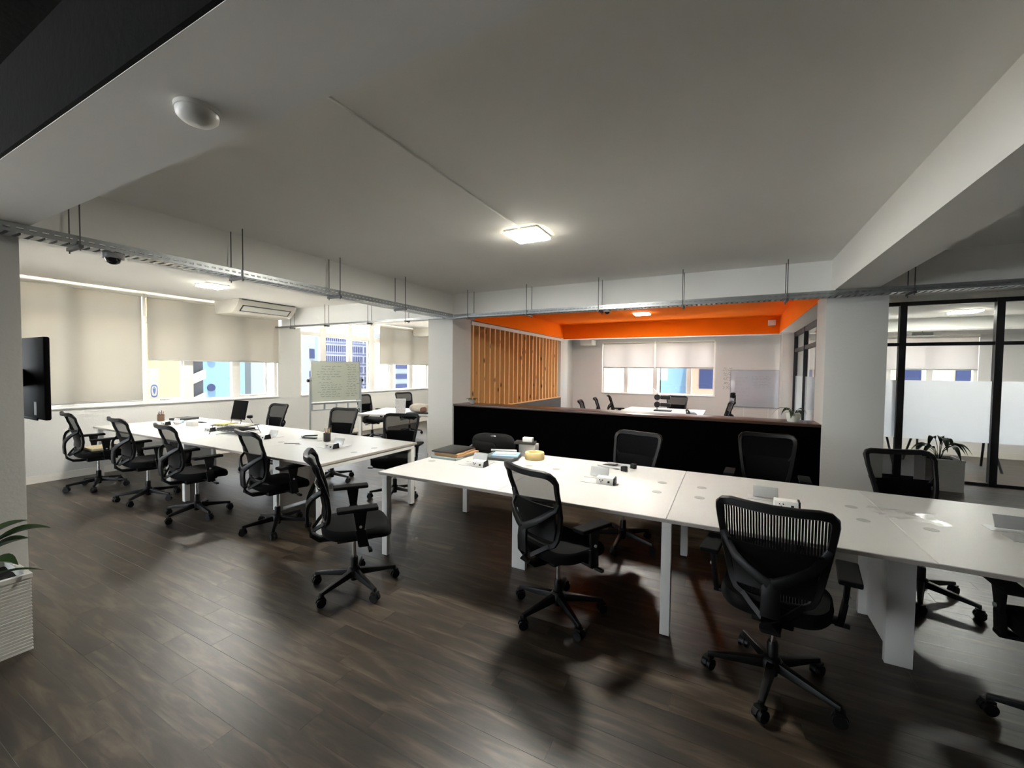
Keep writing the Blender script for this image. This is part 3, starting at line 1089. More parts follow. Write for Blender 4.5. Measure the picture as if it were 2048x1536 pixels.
    # arms
    for s in (-1, 1):
        a = MB()
        a.box(min(s * .10, s * .285), max(s * .10, s * .285), .01, .07, .398, .416)
        a.hexa([(s * .270 - .010, .005, .40), (s * .270 + .012, .005, .40), (s * .270 + .012, .075, .40), (s * .270 - .010, .075, .40),
                (s * .285 - .010, -.015, .52), (s * .285 + .012, -.015, .52), (s * .285 + .012, .050, .52), (s * .285 - .010, .050, .52)])
        a.hexa([(s * .285 - .008, -.008, .52), (s * .285 + .010, -.008, .52), (s * .285 + .010, .044, .52), (s * .285 - .008, .044, .52),
                (s * .292 - .012, -.03, .652), (s * .292 + .012, -.03, .652), (s * .292 + .012, .06, .652), (s * .292 - .012, .06, .652)])
        p = a.build('arm_post', 'black_plastic', t, bevel=.004)
        MB().box(s * .292 - .045, s * .292 + .045, -.13, .13, .653, .679).build('armrest_pad', 'black_fabric', p, bevel=.010, seg=3)
        MB().cyl((s * .298, .018, .545), (s * .306, .018, .545), .009, n=12).build('adjust_button', 'aluminium', p, smooth=True)
    return t


PROTO = None


def chair(x, y, yaw, label, base=0., group=None, head=False, z=0):
    """yaw in degrees: 0 faces +y, positive turns left"""
    global PROTO
    if PROTO is None:
        PROTO = make_chair()
        c = PROTO
    else:
        c = dup(PROTO)
    c.location = (x, y, z)
    c.rotation_euler = (0, 0, math.radians(yaw))
    for k in c.children:
        if k.name.startswith('base_leg'):
            k.rotation_euler[2] += math.radians(base - yaw)
    tag(c, label, 'chair', group or 'black mesh task chairs')
    return c


def set_base(c, deg):
    """absolute world angle of the first base leg"""
    i = 0
    yaw = math.degrees(c.rotation_euler[2])
    for k in [k for k in c.children if k.name.startswith('base_leg')]:
        k.rotation_euler[2] = math.radians(deg - yaw + 72 * i)
        i += 1


def C(x, y, yaw, base, label):
    c = chair(x, y, yaw, label)
    set_base(c, base)
    return c


C(-7.371, 2.323, -6, -27, 'black mesh task chair at the wall desk holding a flat tan slab on its seat')
C(-6.200, 2.394, -4, 18, 'black mesh task chair beside the one with the flat tan slab')
C(-5.099, 2.393, -6, -5, 'black mesh task chair at the middle of the wall desk, back towards the planter')
C(-3.966, 2.569, -9, -40, 'black mesh task chair at the free corner of the wall desk, back towards the planter')
C(-2.418, 2.148, -37, -15, 'black mesh task chair turned sideways between the two bench desks')
C(-6.50, 3.98, 178, 20, 'black mesh task chair behind the wall desk, nearest the window wall')
C(-5.00, 4.05, 190, 5, 'black mesh task chair behind the wall desk, in front of the mobile whiteboard')
C(-3.70, 3.93, 204, -62, 'black mesh task chair behind the wall desk at its free end')
C(-7.12, 6.85, -84, 12, 'black mesh task chair drawn to the askew desk, nearest the mobile whiteboard')
C(-7.0, 7.95, -104, 30, 'black mesh task chair behind the printed bag on the askew desk')
C(-.973, 2.557, -25, -43, 'black mesh task chair facing the yellow tape roll')
rc_ = C(.234, 2.489, -8, -31, 'black mesh task chair facing a raised power socket, between the two white leg frames')
for k in rc_.children:
    if k.name.startswith('back_mesh'):
        k.data = k.data.copy()
        k.data.materials[0] = MATS['chair_mesh_ribbed']
C(1.42, 2.70, 0, 168, 'black mesh task chair with its arm tucked under the desk past the leg panel')
C(-.84, 3.88, 164, -20, 'black mesh task chair against the black half wall behind the folded laptop stand')
C(.32, 4.42, 176, 10, 'black mesh task chair close to the half wall beside the column')
C(1.26, 3.98, 197, -35, 'black mesh task chair in front of the white planter by the glass partition')
C(-2.35, 8.05, -80, 0, 'black mesh meeting chair, closest to the half wall on the slatted screen side')
C(-2.32, 9.0, -78, 20, 'black mesh meeting chair, middle one on the slatted screen side')
C(-2.34, 10.25, -70, 40, 'black mesh meeting chair, closest to the window on the slatted screen side')
C(-1.12, 10.62, 178, 10, 'black mesh meeting chair at the table end under the window')
hc = C(-.20, 9.45, 100, 10, 'black mesh meeting chair with a headrest near the wall whiteboard')
hd = MB().sweep([(-.12, -.27, 1.13), (-.06, -.30, 1.14), (0, -.31, 1.142), (.06, -.30, 1.14), (.12, -.27, 1.13)], [(.012, -.05), (-.012, -.05), (-.016, 0), (-.012, .05), (.012, .05), (.016, 0)], up=(0, -.2, 1))
hd.box(-.02, .02, -.335, -.315, .97, 1.14).build('headrest', 'black_fabric', hc, smooth=True)

tag(MB().prism([(-.17, -.15), (.17, -.15), (.18, 0), (.17, .16), (-.17, .16), (-.18, 0)], 'z', 0, .035).build('tan_slab', 'slab_tan', bevel=.012, seg=3),  # flat tan slab resting on the chair seat
    'flat tan slab lying on a task chair at the wall desk', 'cushion').location = (-7.371, 2.36, .506)

# ------------------------------------------------------------------ meeting table and glass room tables
t = thing('meeting_table', 'white meeting table under the orange ceiling', 'table', (-1.28, 8.9, 0))
MB().box(-.83, .83, -1.5, 1.5, .71, .735).build('tabletop', 'desk_top', t, bevel=.003)
for sx in (-1, 1):
    for sy in (-1, 1):
        MB().box(sx * .75 - .03, sx * .75 + .03, sy * 1.4 - .03, sy * 1.4 + .03, 0, .7095).build('leg', 'desk_steel', t, bevel=.003)
for k, (x, y, l) in enumerate(((3.45, 9.95, 'grey trestle table standing behind the planter in the glass room'), (2.1, 9.95, 'grey trestle table standing nearest the column in the glass room'))):
    t = thing('trestle_table', l, 'table', (x, y, 0))
    MB().box(-.55, .55, -.35, .35, .53, .56).build('tabletop', 'dark_panel', t, bevel=.004)
    for sx in (-1, 1):
        for sy in (-1, 1):
            MB().cyl((sx * .46, sy * .10, .529), (sx * .52, sy * .32, .0), .017, n=10).build('leg', 'black_frame', t, smooth=True)


# ------------------------------------------------------------------ plants
def leaf_mesh(L, W, droop, curl=.25, rise=.6):
    def fn(u, v):
        wv = W * math.sin(PI * min(1, v * 1.02 + .02)) ** .75 * (1 - .35 * v)
        x = (2 * u - 1) * wv / 2
        y = L * v * (1 - .12 * droop * v)
        z = rise * L * v - droop * L * v * v + curl * abs(2 * u - 1) * wv
        return (x, y, z)
    return MB().grid(fn, 4, 8).mesh('leaf', smooth=True, thick=.0012)


def plant(label, loc, leaves, m, pot, cat='plant', rz=0):
    """leaves: (azimuth deg, height of blade start, length, width, droop, rise, offset)"""
    t = thing('potted_plant', label, cat, loc, rz)
    pot(t)
    for (az, h, L, W, dr, ri, off, z0) in leaves:
        a = math.radians(az)
        d = Vector((-math.sin(a), math.cos(a), 0))
        p0 = Vector((0, 0, z0)) + d * .015
        p1 = p0 + d * off + Vector((0, 0, h))
        st = MB().tube([p0, p0.lerp(p1, .5) + Vector((0, 0, h * .12)) - d * off * .15, p1], .0035, 5).build('stem', m, t, smooth=True)
        me = leaf_mesh(L, W, dr, rise=ri)
        lf = put('leaf', me, m, t, tuple(p1 - Vector((0, 0, .003))), (0, 0, a))
    return t


def ribbed_planter(s, h, taper=.0):
    def f(t):
        m = MB()
        n = 44
        rings = []
        hw = s / 2
        for i in range(n):
            z0, z1 = .0 + h * .94 * i / n, h * .94 * (i + 1) / n
            e = .0035 if i % 2 else 0
            rings += [(hw - e, z0 + .0003), (hw - e, z1 - .0003)]
        rings += [(hw + .004, h * .945), (hw + .004, h), (hw - .022, h), (hw - .022, h - .045)]
        vs, fs = [], []
        for r, z in rings:
            vs += [(-r, -r, z), (r, -r, z), (r, r, z), (-r, r, z)]
        for k in range(len(rings) - 1):
            for i in range(4):
                j = (i + 1) % 4
                fs.append((k * 4 + i, k * 4 + j, k * 4 + 4 + j, k * 4 + 4 + i))
        fs.append((3, 2, 1, 0))
        m.add(vs, fs)
        m.build('planter', 'planter_white', t)
        so = MB().grid(lambda u, v: ((u - .5) * (s - .046), (v - .5) * (s - .046), h - .04 + .012 * math.sin(u * 17) * math.sin(v * 13)), 12, 12)
        so.build('soil', 'soil', t, smooth=True)
    return f


plant('leafy green plant in a white ribbed square planter against the column', (-3.665, .60, 0), [
    (-30, .15, .20, .13, .35, .70, .04, .40), (-55, .10, .20, .12, .55, .60, .06, .40), (-80, .07, .20, .13, .45, .40, .05, .40), (-50, .03, .30, .035, .35, .45, .06, .40),
    (-5, .22, .20, .10, .4, .8, .03, .40), (-20, .20, .25, .11, .5, .7, .07, .40), (-150, .2, .24, .11, .4, .7, .05, .40), (190, .22, .24, .11, .5, .7, .06, .40), (-120, .18, .26, .10, .6, .7, .08, .40), (-100, .26, .2, .10, .3, .8, .03, .40)],
      'leaf', ribbed_planter(.40, .436))
LV2 = []
rr2 = random.Random(5)
for k in range(13):
    LV2.append((k * 360 / 13 + rr2.uniform(-12, 12), .16 + .16 * rr2.random(), .20 + .07 * rr2.random(), .085, 1.1 + .35 * rr2.random(), .75, .05 + .07 * rr2.random(), .40))
plant('drooping plant in a white ribbed planter beside the glass partition', (2.66, 7.98, 0), LV2, 'leaf_dark', ribbed_planter(.40, .436))


def pot_fn(r, h, m):
    def f(t):
        MB().lathe([(r * .72, 0), (r * .78, .004), (r, h - .012), (r * 1.04, h - .010), (r * 1.04, h), (r * .92, h), (r * .90, h - .02)], 20).build('pot', m, t, smooth=True)
        MB().lathe([(r * .88, h - .024), (r * .88, h - .018)], 16).build('soil', 'soil', t)
    return f


LV3 = [(k * 51 + 10, .03 + .02 * (k % 3), .11, .05, 1.2, .7, .02, .07) for k in range(7)] + [(85, .08, .16, .02, .9, .4, .05, .07)]
plant('small dark leafed plant in a white pot on the half wall cap by the column', (.66, 5.66, 1.052), LV3, 'leaf_dark', pot_fn(.075, .105, 'pot_white'))
LV4 = [(k * 60, .03, .09, .035, 1.0, .8, .015, .04) for k in range(6)]
plant('tiny dark plant in a pale pot on the half wall cap by the slatted screen', (-3.70, 5.70, 1.052), LV4, 'leaf_dark', pot_fn(.045, .06, 'label_white'))


# ------------------------------------------------------------------ whiteboards
def scribble(m, seed, x0, x1, z0, z1, rows_, y, hgt=.02, lw=.0032, fill=.6):
    r = random.Random(seed)
    for k in range(rows_):
        z = z1 - (z1 - z0) * (k + .5) / rows_
        x = x0 + r.random() * (x1 - x0) * .25
        end = x0 + (x1 - x0) * (fill + (1 - fill) * r.random())
        while x < end:
            wl_ = .03 + .07 * r.random()
            n = max(3, int(wl_ / .008))
            pts = [(x + wl_ * i / n, z + (r.random() - .5) * hgt) for i in range(n + 1)]
            for (a, b), (c, d) in zip(pts, pts[1:]):
                m.add([(a, y, b - lw), (c, y, d - lw), (c, y, d + lw), (a, y, b + lw)], [(0, 1, 2, 3)])
            x += wl_ + .015 + .02 * r.random()


bd = Vector((.27, .96, 0)).normalized()
wz = math.atan2(bd.y, bd.x)
t = thing('mobile_whiteboard', 'mobile whiteboard on a grey steel stand covered in handwriting', 'whiteboard', (-6.97, 5.76, 0), wz)
BW = .475
MB().box(-BW, BW, -.012, .012, .955, 1.73).build('board', 'board_green', t, bevel=.003)
m = MB()
m.box(-BW - .012, BW + .012, -.014, .014, 1.731, 1.742).box(-BW - .012, -BW - .001, -.014, .014, .945, 1.731).box(BW + .001, BW + .012, -.014, .014, .945, 1.731)
m.build('board_frame', 'board_metal', t)
MB().box(-BW - .01, BW + .01, -.07, .02, .925, .944).build('pen_tray', 'window_frame', t, bevel=.003)
m = MB()
scribble(m, 2, -.40, .05, 1.36, 1.66, 6, -.0128)
scribble(m, 3, .18, .44, 1.02, 1.70, 14, -.0128, fill=.7)
scribble(m, 4, -.38, .12, 1.02, 1.34, 7, -.0128)
m.build('handwriting', 'ink_dark', t)['kind'] = 'stuff'
for s in (-1, 1):
    MB().box(s * (BW + .035) - .014, s * (BW + .035) + .014, -.014, .014, .06, 1.42).build('post', 'board_metal', t)
    MB().cyl((s * (BW + .013), 0, 1.36), (s * (BW + .075), 0, 1.36), .014, n=10).cyl((s * (BW + .05), 0, 1.36), (s * (BW + .085), 0, 1.36), .030, n=12).build('clamp_knob', 'black_plastic', t)
    f = MB().box(s * (BW + .035) - .018, s * (BW + .035) + .018, -.28, .28, .05, .085).build('foot', 'board_metal', t)
    for sy in (-1, 1):
        MB().cyl((s * (BW + .035) - .012, sy * .25, .025), (s * (BW + .035) + .012, sy * .25, .025), .025, n=12).build('caster', 'black_plastic', f)
m = MB()
m.box(-BW - .02, BW + .02, -.012, .012, .775, .80).box(-BW - .02, BW + .02, -.012, .012, .895, .92)
for k in range(5):
    x = -BW + k * (2 * BW) / 4
    m.box(x - .014, x + .014, -.012, .012, .80, .895)
m.build('lower_frame', 'board_metal', t)

t = thing('wall_whiteboard', 'large glossy whiteboard fixed to the end wall of the meeting area', 'whiteboard', (.53, YF, 1.22), 0)
MB().box(-.49, .49, -.022, -.004, -.43, .43).build('board', 'whiteboard', t, bevel=.002)
m = MB()
for a in ((-.5, .5, .43, .442), (-.5, .5, -.442, -.43)):
    m.box(a[0], a[1], -.026, -.002, a[2], a[3])
m.box(-.502, -.49, -.026, -.002, -.43, .43).box(.49, .502, -.026, -.002, -.43, .43)
m.build('frame', 'board_metal', t)
m = MB()
scribble(m, 8, -.08, .30, .02, .30, 8, -.0226, hgt=.014, lw=.003, fill=.85)
scribble(m, 9, -.42, -.1, -.3, .3, 7, -.0226, hgt=.02, lw=.0025, fill=.6)
m.build('handwriting', 'ink_grey', t)['kind'] = 'stuff'
for s in (-.2, .3):
    MB().box(s - .008, s + .008, -.012, -.002, -.70, -.443).build('leg_rail', 'window_frame', t)
t = thing('wall_sticker', 'dark script lettering sticker on the wall left of the meeting whiteboard', 'sticker', (-.085, YF, 1.42), 0)
for k in range(5):
    m = MB()
    scribble(m, 20 + k, -.075 + .03 * (k % 2), .10, .20 - k * .11, .29 - k * .11, 2, -.0025, hgt=.05, lw=.004, fill=.9)
    m.build('script_line', 'ink_dark', t)['kind'] = 'stuff'
tag(MB().box(-3.62, -3.30, 10.95, YF - .001, 2.30, 2.44).build('trunking_box', 'lamp_housing', bevel=.006), 'white boxed trunking under the beam in the meeting area corner', 'trunking')

# ------------------------------------------------------------------ things on the long desk


def slab(name, label, cat, x, y, z, lx, ly, h, rz, m, bevel=.003, group=None):
    o = MB().box(-lx / 2, lx / 2, -ly / 2, ly / 2, 0, h).build(name, m, bevel=bevel)
    o.location = (x, y, z)
    o.rotation_euler = (0, 0, rz)
    return tag(o, label, cat, group)


slab('document_case', 'grey green document case at the bottom of the folder stack', 'folder', -2.435, 3.43, DZ + .0005, .30, .38, .022, .02, 'folder_teal')
slab('document_folder', 'tan cardboard folder lying in the folder stack, lower one', 'folder', -2.415, 3.45, DZ + .023, .28, .36, .018, -.05, 'folder_tan')
slab('document_folder', 'tan cardboard folder lying in the folder stack, upper one', 'folder', -2.43, 3.44, DZ + .0415, .27, .35, .016, .06, 'folder_tan')
slab('portfolio', 'black leather portfolio on top of the folder stack', 'folder', -2.45, 3.44, DZ + .058, .28, .36, .016, .02, 'folder_black', .005)


def lump(nu, nv, a, b, c, e1=.6, e2=.7, noise=.0, seed=1):
    r = random.Random(seed)
    ph = [r.uniform(0, 6) for _ in range(6)]

    def sp(v, e):
        return math.copysign(abs(v) ** e, v)

    def fn(u, v):
        th = 2 * PI * u
        fi = PI * (v - .5)
        k = 1 + noise * (math.sin(3 * th + ph[0]) * math.cos(2 * fi + ph[1]) + .6 * math.sin(5 * th + ph[2] + 3 * fi))
        return (a * sp(math.cos(fi), e1) * sp(math.cos(th), e2) * k, b * sp(math.cos(fi), e1) * sp(math.sin(th), e2) * k, c * sp(math.sin(fi), e1) * (1 + noise * math.sin(2 * th + ph[3])) + c)
    return MB().grid(fn, nu, nv)


t = thing('backpack', 'black backpack slumped against the folder stack on the desk', 'backpack', (-2.19, 3.79, DZ + .008), .05)
lump(32, 16, .235, .13, .095, .7, .8, .05, 4).build('body', 'black_fabric', t, smooth=True)
lump(24, 12, .14, .05, .06, .6, .7, .05, 6).build('front_pocket', 'black_fabric', t, smooth=True).location = (-.05, -.105, .006)
MB().sweep([(-.16, -.10, .10), (-.2, -.15, .06), (-.21, -.17, .02), (-.16, -.19, .008), (-.06, -.19, .006)], [(.015, -.003), (-.015, -.003), (-.015, .003), (.015, .003)]).build('strap', 'grey_cloth', t)
MB().tube([(-.2, -.03, .11), (-.1, -.07, .165), (.05, -.075, .18), (.17, -.04, .13)], .003, 6).build('zip', 'aluminium', t)
t = thing('laptop_sleeve', 'grey padded sleeve under the pile of papers beside the backpack', 'sleeve', (-1.95, 3.565, DZ + .0005), .10)
MB().box(-.17, .15, -.12, .13, 0, .035).build('body', 'grey_cloth', t, bevel=.015, seg=3)
MB().tube([(-.165, -.115, .02), (0, -.119, .02), (.146, -.115, .02)], .003, 6).build('zip', 'black_plastic', t)
slab('plastic_folder', 'blue plastic folder on the grey padded sleeve', 'folder', -1.92, 3.575, DZ + .036, .26, .20, .014, .3, 'paper_blue')
slab('paper_stack', 'loose white papers on the blue plastic folder', 'paper', -1.93, 3.60, DZ + .0505, .20, .15, .012, .5, 'paper', .001)
tag(MB().cyl((-.13, -.03, .0), (.11, .05, .0), .011, n=10).build('document_tube', 'silver', smooth=True), 'grey tube lying across the loose papers', 'tube').location = (-1.95, 3.59, DZ + .0745)
slab('carton', 'grey carton standing behind the loose papers', 'box', -1.79, 3.82, DZ + .0005, .17, .13, .125, .1, 'label_white', .002)
slab('adapter_tray', 'black adapter lying on the grey carton', 'adapter', -1.82, 3.80, DZ + .126, .21, .14, .022, .25, 'folder_black', .006)
slab('small_box', 'small white box on the black adapter', 'box', -1.79, 3.80, DZ + .1485, .10, .06, .042, .15, 'card_white', .002)
tag(MB().lathe([(.066, .0), (.090, .0), (.094, .006), (.094, .066), (.090, .072), (.066, .072), (.062, .066), (.062, .006)], 36).build('tape_roll', 'tape_yellow', smooth=True), 'wide roll of yellow masking tape on the desk', 'tape').location = (-1.67, 3.70, DZ + .0005)
t = thing('laptop_stand', 'folded silver laptop stand with black clips at the desk edge', 'laptop stand', (-.88, 3.76, DZ + .0005), -.35)
for s in (-1, 1):
    MB().prism([(-.15, .004), (.13, .018), (.13, .030), (-.15, .012)], 'y', s * .075 - .012, s * .075 + .012).build('arm', 'silver', t)
    MB().box(.10, .145, s * .075 - .02, s * .075 + .02, 0.0, .042).build('rubber_clip', 'black_plastic', t, bevel=.004)
MB().box(.02, .05, -.063, .063, .008, .016).build('cross_bar', 'silver', t)
MB().prism([(-.155, .0), (-.145, .0), (-.02, .012), (-.02, .018)], 'y', -.05, .05).build('base_plate', 'black_plastic', t)
m = MB()
rw = random.Random(9)
gx = [[rw.random() for _ in range(13)] for _ in range(9)]
m.grid(lambda u, v: (-.16 + .32 * u + .02 * math.sin(7 * v), -.12 + .24 * v + .02 * math.sin(5 * u), .001 + .014 * gx[int(v * 8)][int(u * 12)]), 12, 8)
o = tag(m.build('plastic_wrap', 'clear_plastic', smooth=True), 'crumpled clear plastic wrap lying on the desk joint', 'plastic wrap')
o.location = (.98, 3.36, DZ + .001)

# ------------------------------------------------------------------ things on the wall desk


def pen_cup(x, y, label, m, cols, r=.04, h=.10, z=DZ):
    t = thing('pen_cup', label, 'pen cup', (x, y, z))
    MB().lathe([(r * .95, 0), (r, .003), (r, h), (r - .003, h), (r - .004, .006)], 20).build('cup', m, t, smooth=True)
    rp = random.Random(int(-x * 100))
    for k in range(7):
        a = k * 2.4
        MB().cyl((r * .25 * math.cos(a), r * .25 * math.sin(a), .008), (r * .8 * math.cos(a), r * .8 * math.sin(a), h + .03 + .035 * rp.random()), .0038, n=6).build('pencil', cols[k % len(cols)], t)
    return t


pen_cup(-4.23, 3.36, 'black cup of red and green pencils on the wall desk', 'cup_black', ('pencil_red', 'pencil_green', 'pencil_red', 'tape_yellow'))
pen_cup(-8.0, 3.27, 'brown cup of pens beside the window wall', 'cup_brown', ('black_plastic', 'pencil_red'), .045, .11)
t = thing('stapler', 'black stapler lying open on the wall desk', 'stapler', (-4.58, 3.39, DZ), .25)
MB().box(-.10, .09, -.02, .02, 0, .014).build('base', 'black_plastic', t, bevel=.003)
MB().prism([(-.11, .018), (.10, .034), (.10, .050), (-.06, .040)], 'y', -.017, .017).build('arm', 'black_plastic', t, bevel=.003)
MB().cyl((-.10, -.022, .02), (-.10, .022, .02), .012, n=10).build('hinge', 'aluminium', t)
tag(MB().cyl((-.09, -.03, .005), (.09, .03, .005), .0045, n=8).build('pen', 'rod_steel'), 'thin dark pen lying near the pencil cup', 'pen').location = (-4.42, 3.04, DZ)
# two tier wire tray with pads
t = thing('letter_tray', 'two tier black wire letter tray on the wall desk', 'letter tray', (-5.72, 3.14, DZ), .18)
for zz in (.05, .115):
    m = MB()
    m.tube([(-.26, -.13, zz), (.26, -.13, zz), (.26, .13, zz), (-.26, .13, zz)], .004, 6, True)
    for k in range(9):
        x = -.22 + k * .055
        m.tube([(x, -.13, zz), (x, .13, zz)], .0018, 5)
    m.build('wire_shelf', 'wire_black', t)
for sx in (-1, 1):
    for sy in (-1, 1):
        MB().tube([(sx * .22, sy * .13, .115), (sx * .24, sy * .14, .05), (sx * .26, sy * .155, .003)], .004, 6).build('wire_leg', 'wire_black', t)
slab('note_pad', 'yellow note pad on the wire letter tray', 'note pad', -5.84, 3.10, DZ + .1195, .17, .20, .018, .25, 'pad_yellow', .002)
slab('note_pad', 'tan envelope pad on the wire letter tray under the tablet holder', 'note pad', -5.62, 3.16, DZ + .1195, .24, .18, .012, .15, 'bag_pink', .002)
slab('binder', 'black binder in the lower tier of the wire letter tray', 'binder', -5.70, 3.14, DZ + .0545, .40, .22, .028, .18, 'folder_black', .003)
slab('paper_stack', 'white paper sheets on the desktop beneath the wire letter tray', 'paper', -5.68, 3.10, DZ + .0005, .34, .22, .012, .18, 'paper', .001)
t = thing('tablet_holder', 'dark tablet leaning on a wire holder above the letter tray', 'tablet', (-5.72, 3.17, DZ + .132), 0.12)
MB().rbox(0, .03, .175, .26, .012, .25, rx=-.22).build('tablet', 'tv_trim', t, bevel=.004)
for s in (-1, 1):
    MB().tube([(s * .09, -.03, .0), (s * .09, -.008, .055), (s * .09, .085, .09), (s * .11, .13, .0)], .004, 6).build('wire_leg', 'wire_black', t)
MB().tube([(-.10, -.012, .05), (.10, -.012, .05)], .004, 6).build('wire_ledge', 'wire_black', t)
MB().lathe([(.028, -.018), (.034, -.01), (.034, .01), (.028, .018)], 14, (.15, .06, .09)).build('joint_knob', 'black_plastic', t, smooth=True)
slab('card_box', 'white card box standing on the wall desk', 'box', -6.98, 3.23, DZ + .0005, .15, .09, .075, .05, 'card_white', .002)
slab('phone', 'dark phone lying flat beside the white card box', 'phone', -7.32, 3.50, DZ + .0005, .17, .08, .010, .2, 'tv_trim', .003)
slab('paper_stack', 'white papers spread at the window end of the wall desk', 'paper', -7.78, 3.12, DZ + .0005, .42, .24, .004, .1, 'paper', .001)
slab('paper_stack', 'white sheet at the far corner of the wall desk', 'paper', -7.62, 3.72, DZ + .0005, .30, .21, .003, .3, 'paper', .001)
slab('binder', 'black binder lying at the window end of the wall desk', 'binder', -7.93, 3.56, DZ + .0005, .25, .30, .035, .25, 'folder_black', .004)
tag(lump(18, 10, .06, .045, .028, .8, .9, .18, 3).build('crumpled_paper', 'paper', smooth=True), 'crumpled white paper beside the papers on the wall desk', 'paper').location = (-7.38, 3.22, DZ)
o = tag(lump(16, 8, .05, .04, .02, .8, .9, .15, 5).build('crumpled_paper', 'paper_blue', smooth=True), 'crumpled bluish wrapper on the wall desk', 'wrapper')
o.location = (-7.55, 3.34, DZ)
slab('storage_box', 'orange cardboard box on the floor under the wall desk', 'box', -7.15, 3.30, .0, .30, .25, .22, .15, 'box_orange', .003)

# banner tag hanging in the window
t = thing('window_banner', 'white hanging banner with a blue emblem in the window beside the blind', 'banner', (XL + .018, 3.315, 1.05), 0)
MB().box(0, .003, -.06, .06, .03, .53).build('banner', 'card_white', t, bevel=.001)
MB().tube([(.001, 0, .53), (-.0, -.03, .60), (-.0, -.07, .645)], .0025, 5).build('cord', 'rod_steel', t)
m = MB()
n = 28
vs = []
for rr_ in (1., .78):
    for i in range(n):
        a = 2 * PI * i / n
        vs.append((.0036, .048 * rr_ * math.copysign(abs(math.cos(a)) ** .7, math.cos(a)), .155 + .105 * rr_ * math.copysign(abs(math.sin(a)) ** .7, math.sin(a))))
m.add(vs, [(i, (i + 1) % n, n + (i + 1) % n, n + i) for i in range(n)])
m.add([(.0036, -.022, .20), (.0036, .022, .20), (.0036, .016, .14), (.0036, 0, .10), (.0036, -.016, .14)], [(0, 1, 2, 3, 4)])
m.add([(.0036, -.012, .225), (.0036, .012, .225), (.0036, .012, .207), (.0036, -.012, .207)], [(0, 1, 2, 3)])
m.build('emblem', 'emblem_blue', t, label='blue rounded emblem')

# ------------------------------------------------------------------ things on the askew desk


def on3(u, v):
    return (-6.3 + u * math.cos(a3) - v * math.sin(a3), 5.68 + u * math.sin(a3) + v * math.cos(a3))


x, y = on3(.80, .16)
t = thing('paper_bag', 'upright white gift bag with dark speckled print on the askew desk', 'bag', (x, y, DZ), a3 + .25)
MB().hexa([(-.085, -.045, 0), (.085, -.045, 0), (.085, .045, 0), (-.085, .045, 0), (-.095, -.05, .29), (.095, -.05, .29), (.095, .05, .29), (-.095, .05, .29)]).build('bag_body', 'bag_print', t)
for s in (-1, 1):
    MB().tube([(-.035, s * .05, .285), (-.03, s * .052, .33), (.03, s * .052, .33), (.035, s * .05, .285)], .0025, 5).build('handle', 'ink_dark', t)
x, y = on3(1.12, .34)
slab('serving_tray', 'dark tray lying under the pale soft bag on the askew desk', 'tray', x, y, DZ + .0005, .46, .26, .022, a3, 'folder_black', .006)
t = thing('soft_bag', 'pale soft bag with a brown patch on the dark tray', 'bag', (x, y, DZ + .023), a3)
lump(28, 14, .20, .11, .085, .75, .8, .08, 11).build('bag_body', 'bag_pink', t, smooth=True)
lump(16, 10, .075, .03, .05, .9, .9, .0, 2).build('patch', 'bag_brown', t, smooth=True).location = (.10, -.09, .015)
x, y = on3(1.50, .62)
tag(MB().lathe([(.032, 0), (.034, .004), (.042, .11), (.039, .11), (.031, .008)], 20).build('paper_cup', 'paper', smooth=True), 'white paper cup at the column side of the askew desk', 'cup').location = (x, y, DZ + .0005)

# ------------------------------------------------------------------ things on the meeting table
t = thing('desktop_stand', 'black two tier desktop stand with a white antenna on the meeting table', 'stand', (-1.28, 9.62, .735), 0)
MB().box(-.17, .19, -.11, .11, 0, .025).build('base', 'black_plastic', t, bevel=.006)
MB().cyl((-.11, 0, .026), (-.11, 0, .40), .018, n=12).build('column', 'aluminium', t, smooth=True)
for zz in (.12, .28):
    MB().cyl((-.11, -.03, zz + .02), (-.11, .03, zz + .02), .065, n=18).build('drum', 'black_plastic', t, smooth=True)
    MB().box(-.04, .16, -.05, .05, zz - .02, zz + .06).build('tray', 'black_plastic', t, bevel=.01)
MB().tube([(-.11, 0, .40), (-.18, 0, .47), (-.28, 0, .55)], .006, 6).build('antenna', 'window_frame', t)
t = thing('desk_phone', 'black desk phone beside a white sheet on the meeting table', 'phone', (-.66, 9.2, .735), .4)
MB().prism([(-.09, 0), (.09, 0), (.09, .05), (-.09, .02)], 'x', -.08, .08).build('body', 'black_plastic', t, bevel=.004)
MB().tube([(-.075, -.08, .035), (-.075, -.06, .07), (-.075, .06, .09), (-.075, .08, .06)], .018, 8).build('handset', 'black_plastic', t, smooth=True)
slab('paper_stack', 'white sheet beside the black desk phone on the meeting table', 'paper', -.58, 8.95, .7355, .15, .21, .004, .4, 'paper', .001)
t = thing('ceiling_lamp', 'white boxed lamp hanging below the beam in the glass room', 'light', (3.35, 11.0, 2.36))
MB().box(-.14, .14, -.06, .06, 0, .06).build('housing', 'cam_grey', t)
MB().box(-.17, .17, -.07, .07, -.012, -.001).build('diffuser', 'lamp_housing', t)
MB().cyl((0, 0, .06), (0, 0, CZ - 2.36), .006, n=6).build('stem', 'rod_steel', t)

# ------------------------------------------------------------------ the town outside
struct(MB().box(-220, 120, -80, 260, -18.5, -18).build('ground', 'ground'), 'street level far below')


def building(label, boxes, m, loc=(0, 0, 0), rz=0.):
    t = thing('building', label, 'building', (loc[0], loc[1], -18), rz)
    b = MB()
    for (x0, x1, y0, y1, z0, z1) in boxes:
        b.box(x0, x1, y0, y1, z0 + 18, z1 + 18)
    b.build('facade', m, t)
    return t


